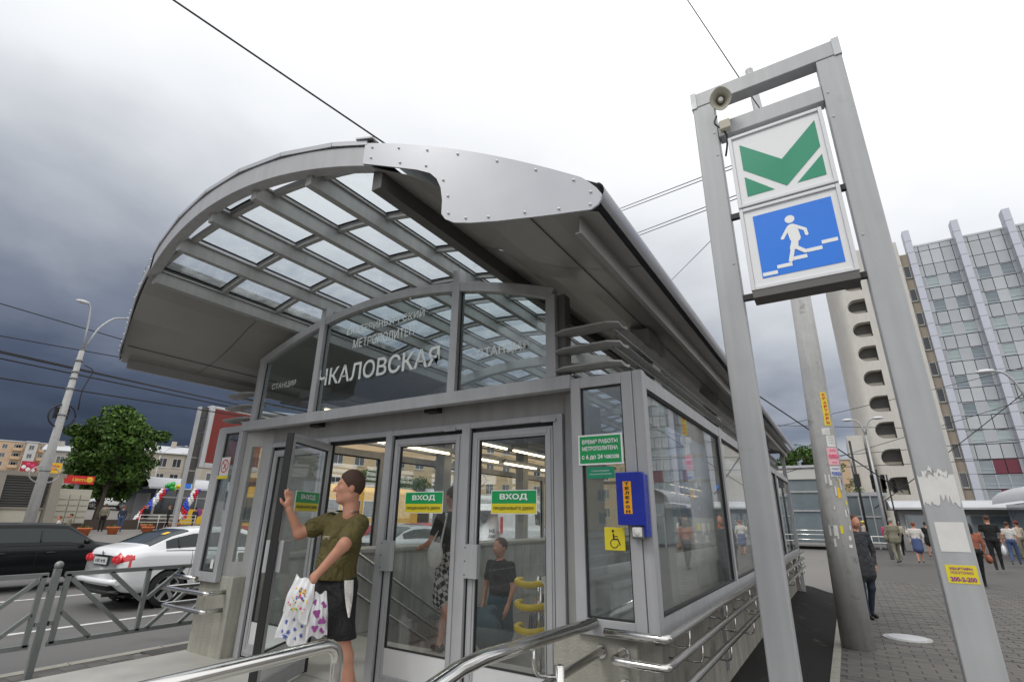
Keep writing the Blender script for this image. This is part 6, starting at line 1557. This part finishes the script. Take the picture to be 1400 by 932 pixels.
for i, (y, z, r_c) in enumerate(((12.25, 4.5, .13), (12.45, 4.7, .12), (12.5, 4.35, .13), (12.7, 4.6, .13), (12.8, 4.3, .10))): MB().mat(('white_ink', 'pink_ink')[i % 2]).ball((-47, y, z), r_c, 6, sx=.1).build('flower_print', parent=t)
t = advert('red street banner with yellow flower under the grey apartments', -48, 15.0, 16.8, 3.62, 4.2, ('banner_red',), (('Цветы', .5, .9, .28),), 'banner_yellow'); 
MB().mat('banner_yellow').ball((-47.98, 16.5, 3.93), .22, 6, sx=.08).build('flower_print', parent=t)
t = thing('display_tower', 'tall brick red display panel in a white frame beside the left booth', 'billboard', (-30, 15, 0)); x = -30
b = MB().mat('roof_light'); 
b.box(x-.5, x, 14.95, 15.22, 4.05, 7.55); b.box(x-.5, x, 15.22, 18.4, 7.38, 7.55); b.box(x-.5, x, 15.22, 18.4, 4.05, 4.35); b.build('white_frame', parent=t, bevel=.05)
MB().mat('brick_red').box(x-.45, x-.04, 15.22, 18.4, 4.35, 7.38).build('red_panel', parent=t); t.location.y += .18
b = MB().mat('shutter')
for k in range(6): b.box(x-.45, x-.25, 14.50, 14.93, 3.2+k*.72, 3.85+k*.72)
b.build('dark_grille', parent=t); MB().mat('grey_paint').box(x-.4, x-.1, 14.4, 14.5, 0, 7.4).box(x-.4, x-.1, 16.5, 16.8, 0, 4.1).build('support', parent=t)
# far metro pavilion with balloons
t = thing('metro_pavilion', 'second metro entrance with silver barrel roof across the plaza', 'pavilion', (-56, 24, zg(-56))); x = -54; zb_ = zg(x)
n = 10; b = MB().mat('roof_light'); yc_, hw_ = 0, 0
G = [[(xx, y, zb_+3.35+.75*math.sin(math.pi*(i/n))) for i, y in enumerate([22.6+4.4*i/n for i in range(n+1)])] for xx in (x+2.2, x-8)]
G = [[(x+2.0-6.5*(1-math.cos(math.pi*i/n))/2, yy, zb_+3.2+1.0*math.sin(math.pi*i/n)) for i in range(n+1)] for yy in (22.3, 44)]
b.grid(G, True); b.box(x-4.6, x+2.05, 22.35, 44, zb_+3.05, zb_+3.2); b.build('roof', parent=t)
MB().mat('window_dark').box(x-4, x+1.5, 23.2, 43.5, zb_+.9, zb_+3.05).build('glazing', parent=t); MB().mat('concrete').box(x-4.1, x+1.6, 23.1, 43.6, zb_-.2, zb_+.9).build('plinth', parent=t)
b = MB().mat('frame_paint')
for k in range(12): b.box(x+1.5, x+1.6, 23.2+k*1.8, 23.32+k*1.8, zb_+.9, zb_+3.05)
b.box(x+1.5, x+1.62, 23.2, 43.5, zb_+2.3, zb_+2.42); b.build('mullion', parent=t)
b = MB().mat('grey_panel').box(x-1.6, x+.8, 23.0, 23.18, zb_+.1, zb_+2.7); b.build('door', parent=t)
t = thing('metro_pylon', 'small distant metro pylon with green M and blue sign across the plaza', 'sign pylon', (-50, 24.3, zg(-50))); x = -50.; zb_ = zg(x)
for y in (24.0, 24.95): MB().mat('grey_paint').box(x-.1, x+.1, y, y+.16, zb_, zb_+4.9).build('post', parent=t)
MB().mat('grey_paint').box(x-.1, x+.1, 24.0, 25.1, zb_+4.9, zb_+5.05).build('top_beam', parent=t)
b = MB().mat('sign_white').box(x-.05, x+.12, 24.2, 24.9, zb_+3.85, zb_+4.6); b.build('sign_box', parent=t); b = MB().mat('sign_white').box(x-.05, x+.12, 24.2, 24.9, zb_+3.05, zb_+3.8); b.mat('sign_blue').box(x+.12, x+.13, 24.28, 24.82, zb_+3.12, zb_+3.72); b.build('sign_box', parent=t)
text('М', 'sign_green', (x+.13, 24.55, zb_+4.22), (0, 1, 0), FZ, .5, .45, parent=t, bold=.05)
def balloons(label, path, group='balloon columns at the far entrance'):
    t = thing('balloon_column', label, 'balloons', path[0], group); rr = random.Random(len(label)); mm = {k: MB().mat(k) for k in ('balloon_red', 'balloon_blue', 'balloon_white')}
    P_ = [Vector(p) for p in path]; nn_ = 15
    for i in range(nn_):
        f = i/(nn_-1)*(len(P_)-1); a = int(min(f, len(P_)-2)); c0 = P_[a].lerp(P_[a+1], f-a)
        for k in range(5):
            an = 2*math.pi*k/5+i*.5; o = Vector((math.cos(an)*.17, math.sin(an)*.19, math.sin(an*2)*.02)); kk = ('balloon_red', 'balloon_blue', 'balloon_white')[((i+k)//2) % 3]; mm[kk].ball(c0+o, .13, 4)
    for k in mm: mm[k].build('balloon_cluster', parent=t)
balloons('left leaning red, white and blue balloon column with green tuft on top', [(-46.3, 19.6, 1.2), (-46.3, 20.3, 2.2), (-46.3, 21.1, 3.4)])
balloons('right red, white and blue balloon column with no tuft', [(-46.3, 22.9, 1.3), (-46.3, 23.0, 2.3), (-46.3, 23.6, 3.5)])
t = thing('balloon_tuft', 'bunch of green and yellow balloons on top of the left balloon column', 'balloons', (-46.2, 21.4, 3.6)); rr = random.Random(2)
for m_ in ('balloon_green', 'balloon_yellow', 'balloon_green'):
    b = MB().mat(m_)
    for k in range(5): b.ball((-46.2+rr.uniform(-.2, .2), 21.2+rr.uniform(0, .5)+(.4 if m_ == 'balloon_yellow' else -.1), 3.65+rr.uniform(-.15, .3)), .17, 5)
    b.build('balloon_cluster', parent=t)
t = thing('banner', 'painted yellow, violet and white banner behind the seated people', 'banner', (-49, 24.9, .6)); MB().mat('banner_yellow').box(-49.05, -49, 24.0, 25.9, .75, 2.0).build('yellow_panel', parent=t); MB().mat('white_panel').box(-49.05, -49, 25.92, 28, .75, 2.0).build('white_panel', parent=t); MB().mat('purple_ink').ball((-49, 25.5, 1.75), .35, 6, sx=.05).build('violet_print', parent=t)
for i, (x, y) in enumerate([(-37.5, 8.9), (-38.6, 11.6), (-39.2, 13.9), (-40.5, 15.9), (-40.4, 17.9), (-43, 18.9), (-44.2, 21.4)]):
    lab = ('leftmost orange flower tub half hidden by the black car', 'orange flower tub left of the seated pair', 'orange flower tub right of the seated pair', 'orange flower tub left of the khaki shirt', 'orange flower tub just right of the dark top and jeans', 'small orange flower tub beside the white railing', 'largest looking orange flower tub between the balloon columns')[i]
    t = thing('flower_tub', lab, 'planter', Wp(x, y), 'orange flower tubs on the plaza'); z0 = zg(x)
    MB().mat('terracotta').tube([(x, y, z0), (x, y, z0+.36), (x, y, z0+.38), (x, y, z0+.46)], .3, 16, True, [.24, .33, .38, .38]).build('tub', parent=t)
    b = MB().mat('leaf'); rr = random.Random(i)
    for k in range(70): p_ = Vector((x+rr.gauss(0, .14), y+rr.gauss(0, .14), z0+.44+abs(rr.gauss(0, .07)))); d = Vector((rr.gauss(0, 1), rr.gauss(0, 1), rr.gauss(0, 1))).normalized()*.06; e_ = d.cross(Vector((0, .3, 1)))*.6; b.add([p_-d, p_+e_, p_+d, p_-e_], [(0, 1, 2, 3)])
    b.build('plants', parent=t)
b = MB().mat('window_white')
for z in (.55, .8, 1.05): b.tube([(-44.5, 19, zg(-44)+z), (-44.5, 23, zg(-44)+z)], .03, 6)
for y in (19, 20.3, 21.6, 23): b.tube([(-44.5, y, zg(-44)), (-44.5, y, zg(-44)+1.05)], .03, 6)
tag(b.build('railing'), 'white tube railing at the far metro entrance', 'railing')

# ================================================================ LAMPS AND WIRES
def lamp_pole(label, base, h, arms, r0=.12, group=None, m_='galvanised', coil=False, arm_r=.035):
    t = thing('street_lamp', label, 'street lamp', base, group); x, y, z0 = base
    MB().mat('pole_concrete' if coil else m_).tube([(x, y, z0), (x, y, z0+h*.5), (x, y, z0+h)], r0, 14, True, [r0*1.15, r0*.9, r0*.55]).build('pole', parent=t)
    for dx, dy, dz, hd in arms:
        pts = [(x, y, z0+h-.1), (x+dx*.25, y+dy*.25, z0+h+dz*.6), (x+dx*.6, y+dy*.6, z0+h+dz*.92), (x+dx, y+dy, z0+h+dz)]
        MB().mat(m_).tube(fillet(pts, .6, 5), arm_r, 8).build('arm', parent=t)
        d = Vector((dx, dy, 0)); d = d.normalized() if d.length > .05 else Vector((1, 0, 0)); p_ = Vector(pts[-1]); b = MB().mat('light_box'); b.ball(p_+d*.18, .16, 6, sx=1.5 if abs(d.x) > .7 else .8, sy=1.5 if abs(d.y) > .7 else .8, sz=.45); b.build('lamp_head', parent=t)
    return t
t = lamp_pole('tall grey lamp pole at left with two lamp heads and a coil of cable', (-24, 6.86, .12), 7.4, [(0, -.25, 1.9, 1), (0, 1.15, 1.75, 1)], .155, coil=True)
x, y = -24, 6.86
MB().mat('black').tube([(x+.02+.0, y+.55*math.cos(a)*.72, 5.0+.42*math.sin(a)) for a in [2*math.pi*i/28 for i in range(29)]], .03, 8).build('cable_coil', parent=t)
MB().mat('galvanised').tube([(x+.05, y+.42*math.cos(a), 2.9+.30*math.sin(a)) for a in [2*math.pi*i/28 for i in range(29)]], .018, 8).build('wire_ring', parent=t)
MB().mat('black').box(x-.2, x-.1, y-.22, y+.22, 4.9, 5.3).build('box', parent=t)
for z in (5.0, 6.0, 6.4, 6.65, 7.1, 3.0): MB().mat('joint_grey').tube([(x, y, z), (x, y, z+.05)], .175-.009*(z-2), 14).build('clamp', parent=t)
MB().mat('black').tube(fillet([(x, y+.2, 7.0), (x, y+.55, 6.9), (x, y+.35, 6.0), (x, y+.42, 5.3)], .3, 6), .02, 6).build('cable', parent=t)
lamp_pole('pale curved lamp above the far metro pavilion', (-70, 30.5, zg(-70)), 6.5, [(0, 2.6, 1.4, 1)], .12)
lamp_pole('double armed lamp in front of the hotel stair tower', (1.45, 30, .1), 5.6, [(-.45, 0, .75, 1), (.45, 0, .75, 1)], .07)
lamp_pole('double armed lamp over the hotel facade at the right edge', (5.0, 20, .0), 5.0, [(-.55, 0, 1.0, 1), (.5, 0, 1.2, 1)], .06, arm_r=.03)
t = thing('traffic_signal', 'dark mast with a box halfway, left of the traffic lights', 'traffic signal', (.85, 36, 0)); MB().mat('black').tube([(.85, 36, 0), (.88, 36, 6.2)], .06, 8).build('mast', parent=t); MB().mat('black').box(.72, 1.02, 35.9, 36.1, 3.6, 4.3).build('box', parent=t)
for i, (x, lab) in enumerate(((1.9, 'left one of two slim masts carrying black traffic lights'), (2.35, 'right one of two slim masts carrying black traffic lights'))):
    t = thing('traffic_signal', lab, 'traffic signal', (x, 37, 0)); MB().mat('black').tube([(x, 37, 0), (x, 37, 4.6-i*.3)], .06-.02*i, 8).build('mast', parent=t)
    for s_ in (-1, 1): 
        h = MB().mat('black').box(x+s_*.25-.1, x+s_*.25+.1, 36.9, 37.1, 3.5-i*.2, 4.3-i*.2).build('head', parent=t); ORG[h.name] = ORG[t.name]
        for k in range(3): MB().mat('black').tube([(x+s_*.25, 36.9, 3.62-i*.2+k*.26), (x+s_*.25, 36.78, 3.62-i*.2+k*.26)], .085, 10, False).build('hood', parent=h)
def wire(label, p, q, sag=.15, r=.012, grp='overhead wires'):
    p = Vector(p); q = Vector(q); pts = [p.lerp(q, i/20)-Vector((0, 0, sag*4*(i/20)*(1-i/20))) for i in range(21)]
    o = MB().mat('wire').tube(pts, r, 6).build('overhead_wire'); tag(o, label, 'wire', grp)
def ext(p, q, a=0., b=0.): p = Vector(p); q = Vector(q); return tuple(p-(q-p)*a), tuple(q+(q-p)*b)
wire('thick black wire crossing above the left part of the roof', *ext((-7.74, 2.02, 9.4), (-5.89, 5.41, 8.02), 1.2, 4.0), sag=.05, r=.016)
wire('thin wire coming down behind the top of the pylon', *ext((-.99, 7.94, 11.44), (-.34, 7.99, 9.14), .6, 1.6), sag=.0, r=.010)
PT = (-.12, 9.4, 8.4)
for i, (p, q) in enumerate((((-10.34, 28.16, 21.13), (-4.09, 29.72, 22.76)), ((-10.34, 28.16, 20.95), (-4.09, 29.72, 22.58)), ((-9.31, 28.52, 19.14), (-4.2, 29.7, 20.46)), ((-9.31, 28.52, 18.95), (-4.2, 29.7, 20.27)), ((-7.16, 29.13, 15.52), (-4.24, 29.7, 18.55)))):
    wire(('upper wire of the highest pair between roof and pylon', 'lower wire of the highest pair between roof and pylon', 'upper wire of the second pair between roof and pylon', 'lower wire of the second pair between roof and pylon', 'steep single wire between roof edge and pylon')[i], ext(p, q, 1.5 if i < 4 else .4, 0)[0], (PT[0], PT[1], (8.42, 8.34, 7.74, 7.66, 7.8)[i]), sag=.0, r=(.010))
for i, (p, q) in enumerate((((-26, 4.57, 9.15), (-26, 8.91, 8.94)), ((-26, 4.88, 7.94), (-26, 8.81, 8.15)), ((-26, 5.03, 7.37), (-26, 15.0, 7.08)), ((-26, 5.1, 7.10), (-26, 15.03, 6.89)), ((-26, 5.29, 6.38), (-26, 14.3, 6.53)), ((-25.6, 5.1, 7.22), (-25.6, 15.03, 7.0)))):
    wire(('topmost wire at the far left, sloping down to the roof', 'second wire from the top at the far left', 'upper dark tram wire past the lamp pole', 'lower dark tram wire past the lamp pole', 'lowest wire over the big tree', 'middle dark tram wire past the lamp pole')[i], *ext(p, q, 2.0, 3.5 if i > 1 else 1.5), sag=.05, r=.020 if i < 2 else .028)
for i, (p, q) in enumerate((((-3.68, 40, 7.9), (10.29, 40, 10.46)), ((-3.65, 40, 8.16), (9.45, 40, 6.87)), ((-2.28, 40, 5.07), (9.84, 40, 8.54)), ((3.48, 40, 3.98), (9.84, 40, 8.9)), ((-3, 38, 4.9), (12, 38, 5.2)), ((-3, 38, 5.5), (12, 38, 6.3)))):
    wire(('rising wire across the middle of the hotel tower', 'falling wire across the middle of the hotel tower', 'rising wire across the lower hotel tower', 'steepest dark wire up to the right lamp', 'lowest level wire over the pedestrians', 'slightly rising wire just above the lowest one')[i], *ext(p, q, .3, .5), sag=.1, r=.028 if i == 3 else .018)

# ================================================================ RIGHT BACKGROUND
t = thing('lift_pavilion', 'glass lift pavilion with pale fascia between the pylon post and the concrete pole', 'pavilion', (-2, 40, 0))
b = MB().mat('plaster_pale').box(-4.6, -.3, 40, 46, 4.35, 5.1); b.mat('roof_light').box(-4.7, -.2, 39.9, 46, 5.1, 5.25); b.build('fascia', parent=t)
MB().mat('hotel_window').box(-4.4, -.45, 40.1, 45.8, .4, 4.35).build('glazing', parent=t)
b = MB().mat('frame_paint')
for x in (-4.45, -3.3, -.5): b.box(x, x+.1, 40.0, 40.1, 0, 4.35)
for z in (2.3, 3.5): b.box(-4.4, -.4, 40.02, 40.09, z, z+.1)
b.build('mullion', parent=t)
b = MB().mat('steel')
for z in (.6, .9, 1.15): b.tube([(-4.4, 39.4, z), (0, 39.4, z)], .035, 8)
tag(b.build('railing'), 'steel railing in front of the glass lift pavilion', 'railing')
t = thing('kiosk', 'long row of grey kiosks with white flat roof below the hotel', 'kiosk', (6, 43, 0))
MB().mat('kiosk_taupe').mat('grey_panel').box(2.9, 16, 43, 46, 0, 2.5).build('wall', parent=t); b = MB().mat('roof_light'); b.prism([(2.5, 42.2, 2.5), (2.5, 46, 2.5), (2.5, 46, 3.15), (2.5, 43.2, 3.0), (2.5, 42.2, 2.62)], (14, 0, 0)); b.build('roof', parent=t)
wk = MB().mat('window_dark').mat('hotel_window').box(-.55, .55, -.02, .0, -.6, .6).mat('roof_light'); frame(wk, -.6, .6, -.65, .65, -.05, -.0, .06); wk = wk.mesh('window')
for k in range(9): inst('window', wk, t, (3.8+k*1.35-6, -.03, 1.55))
t = thing('metro_pavilion', 'glazed pavilion with curved silver roof at the right edge', 'pavilion', (9, 36, 0)); n = 12
b = MB().mat('roof_light'); b.grid([[(7.3+3.2*(1-math.cos(math.pi*i/n)), y, 2.75+1.1*math.sin(math.pi*i/n)**.8) for i in range(n+1)] for y in (34, 41)], True); b.build('roof', parent=t)
b = MB().mat('recess'); b.add([(7.3+3.2*(1-math.cos(math.pi*i/n)), 34.4, 2.72+1.05*math.sin(math.pi*i/n)**.8) for i in range(n+1)], [tuple(range(n+1))]); b.build('gable', parent=t)
MB().mat('hotel_window').box(7.8, 13.2, 34.5, 40.5, .2, 2.72).build('glazing', parent=t)
b = MB().mat('frame_paint')
for k in range(6): b.box(7.75+k*1.05, 7.83+k*1.05, 34.42, 34.5, 0, 2.75)
b.box(7.75, 13.2, 34.42, 34.49, 1.9, 1.98); b.build('mullion', parent=t)
t = thing('glass_shelter', 'green glass shelter with flat roof beside the stair tower foot', 'shelter', (1.2, 44, 0)); MB().mat('hotel_window').box(.2, 2.3, 44, 46, .3, 3.4).build('glazing', parent=t); b = MB().mat('frame_paint').box(.0, 2.5, 43.9, 46, 3.4, 3.65)
for k in range(4): b.box(.2+k*.68, .28+k*.68, 43.92, 43.99, 0, 3.4)
b.box(.2, 2.3, 43.93, 43.98, 2.0, 2.1); b.build('frame', parent=t)
b = MB().mat('window_white')
for z in (.7, 1.0): b.tube([(-.2, 33, z), (2.0, 33, z)], .03, 6)
for x in (-.2, .9, 2.0): b.tube([(x, 33, 0), (x, 33, 1.0)], .03, 6)
tag(b.build('railing'), 'white tube railing behind the man in the suit', 'railing')
t = thing('shop_sign', 'blue round sign on a post before the beige tower strip', 'sign', (5.2, 40, 0)); MB().mat('sign_blue').ball((5.25, 40, 3.9), .22, 6, sy=.2).build('panel', parent=t); MB().mat('joint_grey').tube([(5.25, 40.05, 0), (5.25, 40.05, 3.8)], .04, 8).build('post', parent=t)
